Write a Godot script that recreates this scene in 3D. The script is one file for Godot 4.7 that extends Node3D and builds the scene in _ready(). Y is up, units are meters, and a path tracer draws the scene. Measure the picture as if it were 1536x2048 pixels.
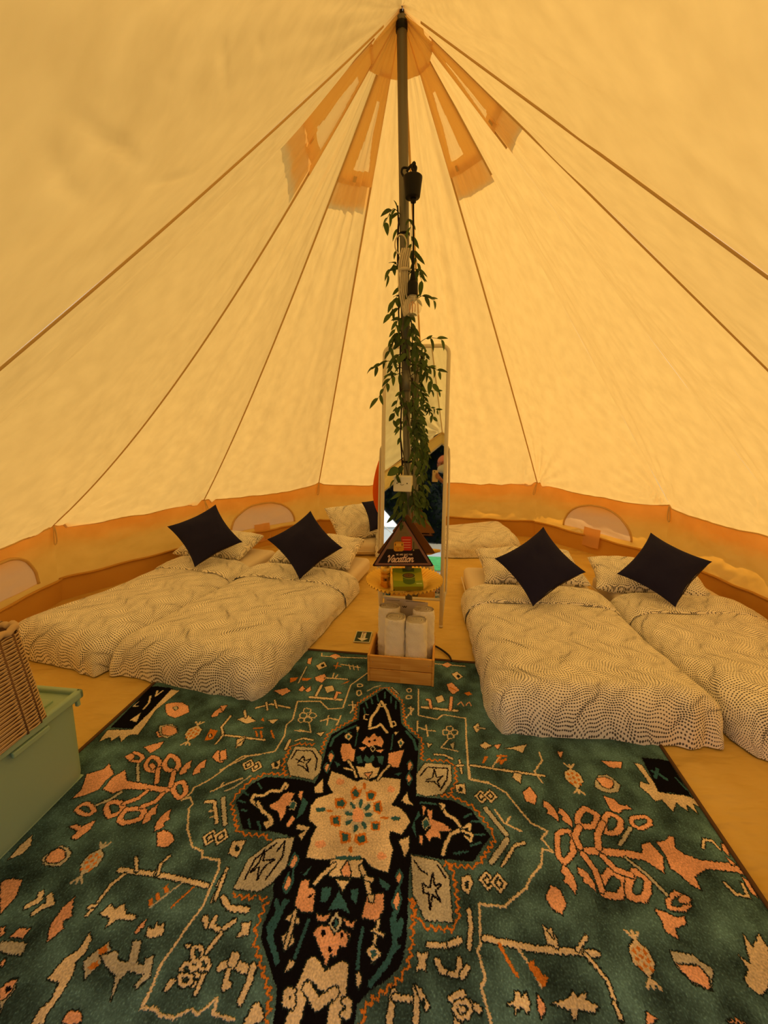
extends Node3D

# ---------------------------------------------------------------- camera, sky, sun, exposure
const SUN_DIR := Vector3(0.25, 0.93, -0.15)
const SUN_ENERGY := 1.9
const EXPOSURE := 0.665

func setup_view() -> void:
	var cam := Camera3D.new()
	cam.name = "camera"
	cam.fov = rad_to_deg(2.0 * atan(1024.0 / 820.0))
	cam.near = 0.03
	cam.far = 200.0
	cam.position = Vector3(0, 1.4, 0)
	cam.rotation.x = -atan(184.0 / 820.0)
	add_child(cam)
	cam.current = true
	var sky_mat := ProceduralSkyMaterial.new()
	sky_mat.sky_top_color = Color(0.62, 0.70, 0.80)
	sky_mat.sky_horizon_color = Color(0.86, 0.88, 0.89)
	sky_mat.ground_bottom_color = Color(0.30, 0.32, 0.26)
	sky_mat.ground_horizon_color = Color(0.62, 0.66, 0.62)
	sky_mat.sky_energy_multiplier = 1.0
	var sky := Sky.new()
	sky.sky_material = sky_mat
	var env := Environment.new()
	env.background_mode = Environment.BG_SKY
	env.sky = sky
	env.background_energy_multiplier = 2.2
	env.tonemap_mode = Environment.TONE_MAPPER_LINEAR
	env.tonemap_exposure = EXPOSURE
	env.sdfgi_enabled = true
	env.ssao_enabled = true
	env.ssil_enabled = true
	var we := WorldEnvironment.new()
	we.name = "world_environment"
	we.environment = env
	add_child(we)
	var sun := DirectionalLight3D.new()
	sun.name = "sun"
	sun.light_energy = SUN_ENERGY
	sun.light_color = Color(1.0, 0.95, 0.87)
	sun.light_angular_distance = 1.2
	sun.shadow_enabled = true
	sun.basis = Basis.looking_at(-SUN_DIR.normalized(), Vector3.UP)
	sun.position = SUN_DIR * 8.0
	sun.sky_mode = DirectionalLight3D.SKY_MODE_LIGHT_ONLY
	add_child(sun)

# ---------------------------------------------------------------- helpers
func put(parent: Node, called: String, mesh: Mesh, mat: Material, at := Transform3D()) -> MeshInstance3D:
	var o := MeshInstance3D.new()
	o.name = called
	o.mesh = mesh
	o.material_override = mat
	o.transform = at
	o.cast_shadow = GeometryInstance3D.SHADOW_CASTING_SETTING_ON
	parent.add_child(o, true)
	return o

var used := {}
func numbered(called: String) -> String:
	if not used.has(called):
		used[called] = 0
		return called
	used[called] += 1
	return "%s_%03d" % [called, used[called]]

func tag(o: Node, label: String, category: String, group := "", kind := "") -> Node:
	o.set_meta("label", label)
	o.set_meta("category", category)
	if group != "":
		o.set_meta("group", group)
	if kind != "":
		o.set_meta("kind", kind)
	return o

func thing(called: String, label: String, category: String, at := Transform3D(), group := "", kind := "") -> Node3D:
	var o := Node3D.new()
	o.name = numbered(called)
	o.transform = at
	tag(o, label, category, group, kind)
	add_child(o, true)
	return o

func spot(p: Vector3, b := Basis()) -> Transform3D:
	return Transform3D(b, p)

func yaw(deg: float) -> Basis:
	return Basis(Vector3.UP, deg_to_rad(deg))

# a sheet of nu x nv quads; fn(u, v) gives [position, uv]; skip(u, v) leaves a quad out
func sheet(nu: int, nv: int, fn: Callable, skip = null) -> ArrayMesh:
	var st := SurfaceTool.new()
	st.begin(Mesh.PRIMITIVE_TRIANGLES)
	for j in nv + 1:
		for i in nu + 1:
			var r: Array = fn.call(float(i) / nu, float(j) / nv)
			st.set_uv(r[1])
			st.add_vertex(r[0])
	for j in nv:
		for i in nu:
			if skip != null and skip.call((i + 0.5) / nu, (j + 0.5) / nv):
				continue
			var a := j * (nu + 1) + i
			for k in [a, a + 1, a + nu + 2, a, a + nu + 2, a + nu + 1]:
				st.add_index(k)
	st.generate_normals()
	return st.commit()

func lathe(profile: Array, n := 24, flute := 0, depth := 0.0) -> ArrayMesh:
	var m := profile.size() - 1
	return sheet(n, m, func(u: float, v: float) -> Array:
		var p: Vector2 = profile[int(round(v * m))]
		var a := u * TAU
		var r := p.x
		if flute > 0:
			r *= 1.0 + depth * cos(a * flute) * smoothstep(0.3, 1.0, p.x / profile[m].x)
		return [Vector3(cos(a) * r, p.y, sin(a) * r), Vector2(u, v)])

func tube(pts: Array, r: float, n := 8, taper := 1.0) -> ArrayMesh:
	var m := pts.size() - 1
	var frames := []
	var up := Vector3.UP
	for i in m + 1:
		var d: Vector3 = (pts[mini(i + 1, m)] - pts[maxi(i - 1, 0)]).normalized()
		if absf(d.dot(up)) > 0.95:
			up = Vector3(0.9, 0.1, 0.4).normalized()
		var x := d.cross(up).normalized()
		var y := x.cross(d).normalized()
		up = y
		frames.append([x, y, d])
	return sheet(n, m + 2, func(u: float, v: float) -> Array:
		var k := int(round(v * (m + 2)))
		var i := clampi(k - 1, 0, m)
		var rr := 0.0 if k == 0 or k == m + 2 else r * lerpf(1.0, taper, float(i) / m)
		var a := u * TAU
		return [pts[i] + (frames[i][0] * cos(a) + frames[i][1] * sin(a)) * rr, Vector2(u, v)])

func smooth_path(pts: Array, per := 6) -> Array:
	var c := Curve3D.new()
	var n := pts.size()
	for i in n:
		var t: Vector3 = (pts[mini(i + 1, n - 1)] - pts[maxi(i - 1, 0)]) / 6.0
		c.add_point(pts[i], -t, t)
	var out := []
	for i in n - 1:
		for k in per:
			out.append(c.sample(i, float(k) / per))
	out.append(pts[n - 1])
	return out

# box with rounded edges
func rbox(s: Vector3, r: float, rings := 2) -> ArrayMesh:
	var st := SurfaceTool.new()
	st.begin(Mesh.PRIMITIVE_TRIANGLES)
	var h := s * 0.5
	var inner := h - Vector3(r, r, r)
	var base := 0
	for ax in 3:
		for sg in [-1.0, 1.0]:
			var b := (ax + 1) % 3
			var c := (ax + 2) % 3
			var cb := []
			var cc := []
			for k in rings + 1:
				cb.append(-h[b] + r * (1.0 - cos(PI * 0.25 * 2.0 * k / rings * 0.5) * 1.0) if false else -h[b] + r * k / rings)
				cc.append(-h[c] + r * k / rings)
			for k in rings + 1:
				cb.append(h[b] - r * (rings - k) / rings)
				cc.append(h[c] - r * (rings - k) / rings)
			var n := cb.size()
			for j in n:
				for i in n:
					var p := Vector3()
					p[ax] = sg * h[ax]
					p[b] = cb[i]
					p[c] = cc[j]
					var q := p.clamp(-inner, inner)
					var nn := (p - q).normalized()
					st.set_normal(nn)
					st.set_uv(Vector2(p[b], p[c]))
					st.add_vertex(q + nn * r)
			for j in n - 1:
				for i in n - 1:
					var a := base + j * n + i
					var idx := [a, a + n + 1, a + 1, a, a + n, a + n + 1] if sg > 0 else [a, a + 1, a + n + 1, a, a + n + 1, a + n]
					for k in idx:
						st.add_index(k)
			base += n * n
	return st.commit()

func join(list: Array) -> ArrayMesh:
	var st := SurfaceTool.new()
	st.begin(Mesh.PRIMITIVE_TRIANGLES)
	for e in list:
		st.append_from(e[0], 0, e[1] if e.size() > 1 else Transform3D())
	return st.commit()

# a flat outline given thickness along z
func plate(poly: PackedVector2Array, thick: float) -> ArrayMesh:
	var st := SurfaceTool.new()
	st.begin(Mesh.PRIMITIVE_TRIANGLES)
	st.set_smooth_group(-1)
	var lo := poly[0]
	var hi := poly[0]
	for p in poly:
		lo = lo.min(p)
		hi = hi.max(p)
	var tri := Geometry2D.triangulate_polygon(poly)
	for sg in [1.0, -1.0]:
		for k in range(0, tri.size(), 3):
			for e in ([0, 1, 2] if sg > 0 else [0, 2, 1]):
				var p := poly[tri[k + e]]
				st.set_uv(Vector2((p.x - lo.x) / (hi.x - lo.x), 1.0 - (p.y - lo.y) / (hi.y - lo.y)))
				st.add_vertex(Vector3(p.x, p.y, sg * thick * 0.5))
	var n := poly.size()
	for i in n:
		var a := poly[i]
		var b := poly[(i + 1) % n]
		var q := [Vector3(a.x, a.y, thick * 0.5), Vector3(b.x, b.y, thick * 0.5), Vector3(b.x, b.y, -thick * 0.5), Vector3(a.x, a.y, -thick * 0.5)]
		for e in [0, 1, 2, 0, 2, 3]:
			st.set_uv(Vector2(0.02, 0.98))
			st.add_vertex(q[e])
	st.generate_normals()
	return st.commit()

func spow(x: float, p: float) -> float:
	return signf(x) * pow(absf(x), p)

func noise(sd: int, freq: float, oct := 3) -> FastNoiseLite:
	var n := FastNoiseLite.new()
	n.seed = sd
	n.noise_type = FastNoiseLite.TYPE_SIMPLEX_SMOOTH
	n.frequency = freq
	n.fractal_octaves = oct
	return n

func mat(c: Color, rough := 0.85, metal := 0.0, spec := 0.35) -> StandardMaterial3D:
	var m := StandardMaterial3D.new()
	m.albedo_color = c
	m.roughness = rough
	m.metallic = metal
	m.metallic_specular = spec
	return m

# grey noise picture between two colours
func tinted(sd: int, freq: float, a: Color, b: Color, size := 256, stretch := Vector2(1, 1), oct := 4) -> ImageTexture:
	var n := noise(sd, freq, oct)
	var im := Image.create_empty(size, size, false, Image.FORMAT_RGB8)
	for y in size:
		for x in size:
			# blended over the border so that the picture repeats
			var fx := float(x) / size
			var fy := float(y) / size
			var v := 0.0
			for k in 4:
				var ox := k % 2
				var oy := k / 2
				var w := (fx if ox == 1 else 1.0 - fx) * (fy if oy == 1 else 1.0 - fy)
				v += w * n.get_noise_2d((x - ox * size) * stretch.x, (y - oy * size) * stretch.y)
			im.set_pixel(x, y, a.lerp(b, clampf(v * 1.1 + 0.5, 0, 1)))
	im.generate_mipmaps()
	return ImageTexture.create_from_image(im)

func triplanar(m: StandardMaterial3D, scale: float, world := false) -> StandardMaterial3D:
	m.uv1_triplanar = true
	m.uv1_world_triplanar = world
	m.uv1_scale = Vector3(scale, scale, scale)
	return m

# ---------------------------------------------------------------- drawing on pictures
func fill_poly(im: Image, pts: PackedVector2Array, c: Color) -> void:
	var y0 := 1e9
	var y1 := -1e9
	for p in pts:
		y0 = minf(y0, p.y)
		y1 = maxf(y1, p.y)
	var n := pts.size()
	for y in range(maxi(0, int(ceil(y0 - 0.5))), mini(im.get_height() - 1, int(floor(y1 - 0.5))) + 1):
		var xs := []
		var yc := y + 0.5
		for i in n:
			var a := pts[i]
			var b := pts[(i + 1) % n]
			if (a.y <= yc) != (b.y <= yc):
				xs.append(a.x + (yc - a.y) / (b.y - a.y) * (b.x - a.x))
		xs.sort()
		for k in range(0, xs.size() - 1, 2):
			var x0 := maxi(0, int(ceil(xs[k] - 0.5)))
			var x1 := mini(im.get_width(), int(floor(xs[k + 1] - 0.5)) + 1)
			if x1 > x0:
				im.fill_rect(Rect2i(x0, y, x1 - x0, 1), c)

func disc(im: Image, p: Vector2, r: float, c: Color) -> void:
	var q := PackedVector2Array()
	for i in 10:
		q.append(p + Vector2(r, 0).rotated(TAU * i / 10.0))
	fill_poly(im, q, c)

func stroke(im: Image, pts: PackedVector2Array, w: float, c: Color) -> void:
	for i in pts.size():
		disc(im, pts[i], w * 0.5, c)
		if i > 0:
			var d := (pts[i] - pts[i - 1]).normalized().orthogonal() * w * 0.5
			fill_poly(im, PackedVector2Array([pts[i - 1] + d, pts[i] + d, pts[i] - d, pts[i - 1] - d]), c)

func vecs(a: Array) -> PackedVector2Array:
	var q := PackedVector2Array()
	for i in range(0, a.size() - 1, 2):
		q.append(Vector2(a[i], a[i + 1]))
	return q

var M := {}
func make_materials() -> void:
	# cotton canvas: lets a good part of the daylight through
	var weave := tinted(3, 0.35, Color(0.2, 0.2, 0.2), Color(0.8, 0.8, 0.8), 128, Vector2(1, 1), 2)
	var crumple := tinted(9, 0.02, Color(0.0, 0.0, 0.0), Color(1, 1, 1), 256, Vector2(1, 1), 5)
	var cream := tinted(5, 0.03, Color(0.94, 0.885, 0.77), Color(0.985, 0.935, 0.825), 256)
	var canvas := mat(Color.WHITE, 0.95, 0, 0.1)
	canvas.albedo_texture = cream
	canvas.backlight_enabled = true
	canvas.backlight = Color(1.0, 0.815, 0.48)
	canvas.heightmap_enabled = true
	canvas.heightmap_texture = crumple
	canvas.heightmap_scale = 0.15
	canvas.uv1_scale = Vector3(0.9, 0.9, 0.9)
	M.canvas = canvas
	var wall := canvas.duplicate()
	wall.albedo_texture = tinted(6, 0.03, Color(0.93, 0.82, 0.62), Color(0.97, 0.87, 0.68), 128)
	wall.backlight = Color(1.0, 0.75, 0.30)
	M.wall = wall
	var seam := mat(Color(0.86, 0.72, 0.48), 0.95, 0, 0.1)
	seam.backlight_enabled = true
	seam.backlight = Color(0.25, 0.2, 0.1)
	M.seam = seam
	var patch := mat(Color(0.95, 0.84, 0.62), 0.95, 0, 0.1)
	patch.backlight_enabled = true
	patch.backlight = Color(0.88, 0.72, 0.40)
	M.patch = patch
	var net := mat(Color(0.92, 0.86, 0.80, 0.45), 0.9, 0, 0.1)
	net.transparency = BaseMaterial3D.TRANSPARENCY_ALPHA
	net.backlight_enabled = true
	net.backlight = Color(1, 0.95, 0.9)
	M.net = net
	var pane := mat(Color(0.90, 0.72, 0.50), 0.9, 0, 0.1)
	pane.backlight_enabled = true
	pane.backlight = Color(0.88, 0.68, 0.40)
	M.window_net = pane
	# groundsheet
	var gs := mat(Color.WHITE, 0.6, 0, 0.3)
	gs.albedo_texture = tinted(11, 0.012, Color(0.80, 0.66, 0.34), Color(0.86, 0.73, 0.42), 256)
	gs.heightmap_enabled = true
	gs.heightmap_texture = tinted(12, 0.018, Color.BLACK, Color.WHITE, 256, Vector2(0.6, 1.6), 4)
	gs.heightmap_scale = 2.2
	triplanar(gs, 0.9, true)
	M.groundsheet = gs
	var tub := mat(Color(0.80, 0.60, 0.28), 0.6, 0, 0.3)
	tub.backlight_enabled = true
	tub.backlight = Color(0.3, 0.22, 0.08)
	M.tub = tub
	var duvet := mat(Color.WHITE, 0.95, 0, 0.1)
	duvet.albedo_texture = dotted_cloth()
	M.duvet = duvet
	var sh := mat(Color(0.90, 0.84, 0.76), 0.95, 0, 0.1)
	M.bed_sheet = sh
	var navy := mat(Color(0.15, 0.145, 0.25), 0.9, 0, 0.1)
	navy.heightmap_enabled = true
	navy.heightmap_texture = weave
	navy.heightmap_scale = 0.15
	navy.uv1_scale = Vector3(3, 3, 3)
	navy.rim_enabled = true
	navy.rim = 0.35
	M.navy = navy
	M.zip = mat(Color(0.22, 0.16, 0.13), 0.6)
	M.pole = mat(Color(0.46, 0.45, 0.41), 0.45, 0.5)
	M.black = mat(Color(0.045, 0.035, 0.032), 0.55)
	M.rubber = mat(Color(0.05, 0.04, 0.04), 0.8)
	M.white_cord = mat(Color(0.80, 0.75, 0.66), 0.7)
	M.white_plastic = mat(Color(0.90, 0.88, 0.82), 0.4, 0, 0.5)
	M.steel = mat(Color(0.60, 0.58, 0.54), 0.3, 0.9)
	var leaf := []
	for c in [Color(0.15, 0.22, 0.10), Color(0.20, 0.28, 0.12), Color(0.26, 0.34, 0.15)]:
		var l := mat(c, 0.6, 0, 0.4)
		l.backlight_enabled = true
		l.backlight = Color(0.25, 0.32, 0.1)
		leaf.append(l)
	M.leaf = leaf
	M.stem = mat(Color(0.22, 0.20, 0.10), 0.8)
	var glass := mat(Color(1, 0.97, 0.92, 0.2), 0.03, 0, 0.5)
	glass.transparency = BaseMaterial3D.TRANSPARENCY_ALPHA
	M.glass = glass
	M.mirror = mat(Color(0.93, 0.95, 0.94), 0.02, 1.0, 0.5)
	M.mirror_frame = mat(Color(0.86, 0.82, 0.74), 0.45, 0, 0.5)
	M.mirror_back = mat(Color(0.75, 0.68, 0.55), 0.8)
	M.gold = mat(Color(0.95, 0.78, 0.36), 0.38, 0.65, 0.5)
	M.brass = mat(Color(0.80, 0.60, 0.20), 0.35, 0.9, 0.5)
	M.orange = mat(Color(0.95, 0.43, 0.08), 0.9)
	M.orange.backlight_enabled = true
	M.orange.backlight = Color(0.6, 0.25, 0.05)
	var pine := mat(Color.WHITE, 0.55, 0, 0.35)
	pine.albedo_texture = grain(21)
	M.pine = pine
	var towel := mat(Color(0.97, 0.93, 0.87), 0.98, 0, 0.05)
	towel.heightmap_enabled = true
	towel.heightmap_texture = weave
	towel.heightmap_scale = 0.5
	towel.uv1_scale = Vector3(2, 2, 2)
	M.towel = towel
	M.paper = mat(Color(0.84, 0.80, 0.76), 0.7)
	M.mint = mat(Color(0.60, 0.72, 0.62), 0.42, 0, 0.45)
	M.wicker = mat(Color(0.80, 0.68, 0.52), 0.75)
	M.wicker_dark = mat(Color(0.50, 0.37, 0.25), 0.8)
	M.sign_brown = mat(Color(0.16, 0.09, 0.075), 0.6)
	M.cork = mat(Color(0.46, 0.30, 0.17), 0.85)
	M.grass = mat(Color.WHITE, 0.95)
	M.grass.albedo_texture = tinted(31, 0.05, Color(0.20, 0.48, 0.24), Color(0.34, 0.66, 0.36), 128)
	triplanar(M.grass, 1.0, true)
	M.soil = mat(Color.WHITE, 0.95)
	M.soil.albedo_texture = tinted(32, 0.05, Color(0.52, 0.47, 0.39), Color(0.60, 0.55, 0.46), 128)
	triplanar(M.soil, 1.0, true)
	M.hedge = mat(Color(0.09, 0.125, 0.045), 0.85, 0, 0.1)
	M.white_tent = mat(Color(0.93, 0.93, 0.92), 0.9)
	M.bark = mat(Color(0.16, 0.12, 0.09), 0.9)

func grain(sd: int) -> ImageTexture:
	var n := noise(sd, 0.01, 3)
	var f := noise(sd + 1, 0.05, 2)
	var im := Image.create_empty(256, 256, false, Image.FORMAT_RGB8)
	for y in 256:
		for x in 256:
			var a := sin((y * 0.16 + n.get_noise_2d(x * 0.35, y * 1.6) * 14.0))
			var b := f.get_noise_2d(x * 0.15, y * 6.0)
			im.set_pixel(x, y, Color(0.80, 0.57, 0.26).lerp(Color(0.88, 0.68, 0.35), clampf(0.5 + 0.35 * a + 0.4 * b, 0, 1)))
	return ImageTexture.create_from_image(im)

# cream cotton printed with rows of small dark dots that flow like water
func dotted_cloth() -> ImageTexture:
	var s := 1024
	var n1 := noise(41, 0.0045, 2)
	var n2 := noise(42, 0.03, 2)
	var im := Image.create_empty(s, s, false, Image.FORMAT_RGB8)
	im.fill(Color(0.985, 0.96, 0.92))
	var rg := RandomNumberGenerator.new()
	rg.seed = 4
	var dots := 0
	var step := 15.5
	for row in 78:
		for colm in 84:
			var x0 := colm * s / 84.0 + (row % 2) * 6.1
			var y0 := row * s / 78.0
			# periodic flow field
			var a := TAU * x0 / s
			var b := TAU * y0 / s
			var fx := 3.5 * sin(10 * b - 4 * a) + 26.0 * sin(3 * b) + 10.0 * sin(2 * b + sin(a)) + 5.0 * sin(6 * b + 3 * a) + 4.0 * n2.get_noise_3d(cos(a) * 90, sin(a) * 90, b * 10)
			var fy := 3.5 * sin(11 * a + 3 * b) + 30.0 * sin(2 * a + 1.0) + 10.0 * sin(3 * a + sin(2 * b)) + 6.0 * sin(7 * a - 3 * b)
			var p := Vector2(x0 + fx, y0 + fy)
			var ang := atan2(38.0 * cos(11 * a + 3 * b) + 60.0 * cos(2 * a + 1.0) + 30.0 * cos(3 * a + sin(2 * b)) + 42.0 * cos(7 * a - 3 * b), 163.0)
			var w := 4.0 + rg.randf() * 1.2
			var h := 2.9 + rg.randf() * 0.9
			var q := PackedVector2Array()
			for i in 8:
				q.append(p + Vector2(cos(TAU * i / 8.0) * w, sin(TAU * i / 8.0) * h).rotated(ang))
			for ox in [-s, 0, s]:
				for oy in [-s, 0, s]:
					if p.x + ox > -12 and p.x + ox < s + 12 and p.y + oy > -12 and p.y + oy < s + 12:
						var t := PackedVector2Array()
						for v in q:
							t.append(v + Vector2(ox, oy))
						fill_poly(im, t, Color(0.37, 0.36, 0.36))
			dots += 1
	im.generate_mipmaps()
	return ImageTexture.create_from_image(im)

# ---------------------------------------------------------------- the tent
const APEX := Vector3(0.077, 3.17, -2.24)
const FOOT := Vector3(0.155, 0, -2.24)
const PEAK := Vector3(0.05, 2.05, 0.45)
var hooks: Array[Vector3] = [Vector3(1.75, 0.66, -0.35), Vector3(2.6, 0.66, -1.6), Vector3(2.64, 0.66, -2.49), Vector3(2.55, 0.66, -3.58), Vector3(1.81, 0.68, -4.8), Vector3(0.55, 0.66, -5.15),
	Vector3(-0.79, 0.66, -4.93), Vector3(-1.8, 0.62, -4.02), Vector3(-2.52, 0.62, -3.02), Vector3(-2.4, 0.66, -1.5), Vector3(-1.6, 0.66, -0.45), PEAK]
var sags := [0.0, 0.0, 0.0, 0.0, -0.03, 0.0, 0.02, 0.1, 0.2, 0.07, 0.05, 0.0]
var fold_noise: FastNoiseLite
var soft_noise: FastNoiseLite

func hook(i: int) -> Vector3:
	return hooks[(i + 12) % 12]

func seam_pt(i: int, t: float) -> Vector3:
	var k := (i + 12) % 12
	return APEX.lerp(hooks[k], t) - Vector3(0, sags[k] * 4.0 * t * (1.0 - t), 0)

func inward(i: int) -> Vector3:
	var a := hook(i) - APEX
	var b := hook(i + 1) - APEX
	return b.cross(a).normalized()

# creases pressed into the cloth: panel -> [ridge height, ridge width, corner list of (s, t)]
var creases := {10: [[0.007, 0.012, [0.53, 0.539, 0.484, 0.518, 0.416, 0.496]], [0.009, 0.013, [0.471, 0.67, 0.455, 0.655, 0.422, 0.634, 0.425, 0.627, 0.387, 0.603, 0.339, 0.568]], [0.008, 0.014, [0.458, 0.689, 0.426, 0.674, 0.389, 0.661, 0.328, 0.623]],
	[0.005, 0.010, [0.488, 0.593, 0.47, 0.58]], [0.006, 0.014, [0.3, 0.561, 0.276, 0.528, 0.217, 0.468]], [0.005, 0.010, [0.524, 0.481, 0.472, 0.452]], [0.006, 0.010, [0.453, 0.652, 0.394, 0.628]]],
	3: [[0.016, 0.028, [0.0, 0.985, 0.062, 0.758, 0.204, 0.628, 0.34, 0.499]], [0.012, 0.022, [0.03, 0.95, 0.188, 0.805, 0.297, 0.723]], [0.010, 0.022, [0.235, 0.984, 0.344, 0.849]], [0.008, 0.02, [0.882, 0.924, 0.617, 0.821]]],
	11: [[0.020, 0.06, [0.93, 0.292, 0.829, 0.465, 0.874, 0.574]], [0.008, 0.02, [0.561, 0.396, 0.634, 0.479]]]}
func crease(i: int, p: Vector3) -> float:
	var d := 0.0
	for c in creases[i]:
		var v := vecs(c[2])
		var n := v.size() - 1
		for k in n:
			var a := seam_pt(i, v[k].y).lerp(seam_pt(i + 1, v[k].y), v[k].x)
			var b := seam_pt(i, v[k + 1].y).lerp(seam_pt(i + 1, v[k + 1].y), v[k + 1].x)
			var ab := b - a
			var t := clampf((p - a).dot(ab) / ab.length_squared(), 0, 1)
			var q: float = p.distance_to(a + ab * t) / c[1]
			if q < 3.0:
				var f := (k + t) / n
				d = maxf(d, c[0] * exp(-q * q) * sin(PI * clampf(f, 0.04, 0.96)))
	return d

func roof_pt(i: int, s: float, t: float) -> Vector3:
	var p := seam_pt(i, t).lerp(seam_pt(i + 1, t), s)
	var n := inward(i)
	if n.y > 0:
		n = -n
	var w := 4.0 * s * (1.0 - s)
	var front := i == 10 or i == 11
	var d := w * sin(PI * minf(t, 1.0)) * (0.035 if not front else 0.05)
	d += w * fold_noise.get_noise_2d(s * 48.0 + i * 37.0, t * 6.0) * (0.024 if i >= 4 and i <= 6 else 0.015) * smoothstep(0.02, 0.25, t)
	d += soft_noise.get_noise_2d(s * 60.0 + i * 91.0, t * 100.0) * 0.016 * w
	# creases that fan out of the corners
	for c in 2:
		var cs := s if c == 0 else 1.0 - s
		var q := Vector2(cs, (1.0 - t) * 1.6)
		var ang := atan2(q.x, q.y)
		d += sin(ang * 22.0 + i * 2.0 + c) * exp(-q.length() * 4.0) * 0.028 * smoothstep(0.0, 0.05, cs)
	if creases.has(i):
		d += crease(i, p)
	p += n * d
	p.y -= 0.045 * w * smoothstep(0.75, 1.0, t) * (0.0 if front else 1.0)
	return p

func base_pt(i: int) -> Vector3:
	var h := hook(i)
	var p := FOOT + (h - FOOT) * 1.025
	p.y = -0.01
	return p

func wall_pt(i: int, s: float, q: float) -> Vector3:
	var a := roof_pt(i, s, 1.0)
	var b := base_pt(i).lerp(base_pt(i + 1), s)
	var p := a.lerp(b, q)
	var out := (b - FOOT).normalized()
	var w := 4.0 * s * (1.0 - s)
	p += out * (0.05 * sin(PI * q) * w + 0.03 * w * fold_noise.get_noise_2d(s * 40.0 + i * 17.0, q * 30.0) * sin(PI * q))
	return p

func strip(path: Callable, n: int, r: float) -> ArrayMesh:
	var pts := []
	for k in n + 1:
		pts.append(path.call(float(k) / n))
	return tube(pts, r, 6)

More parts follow.
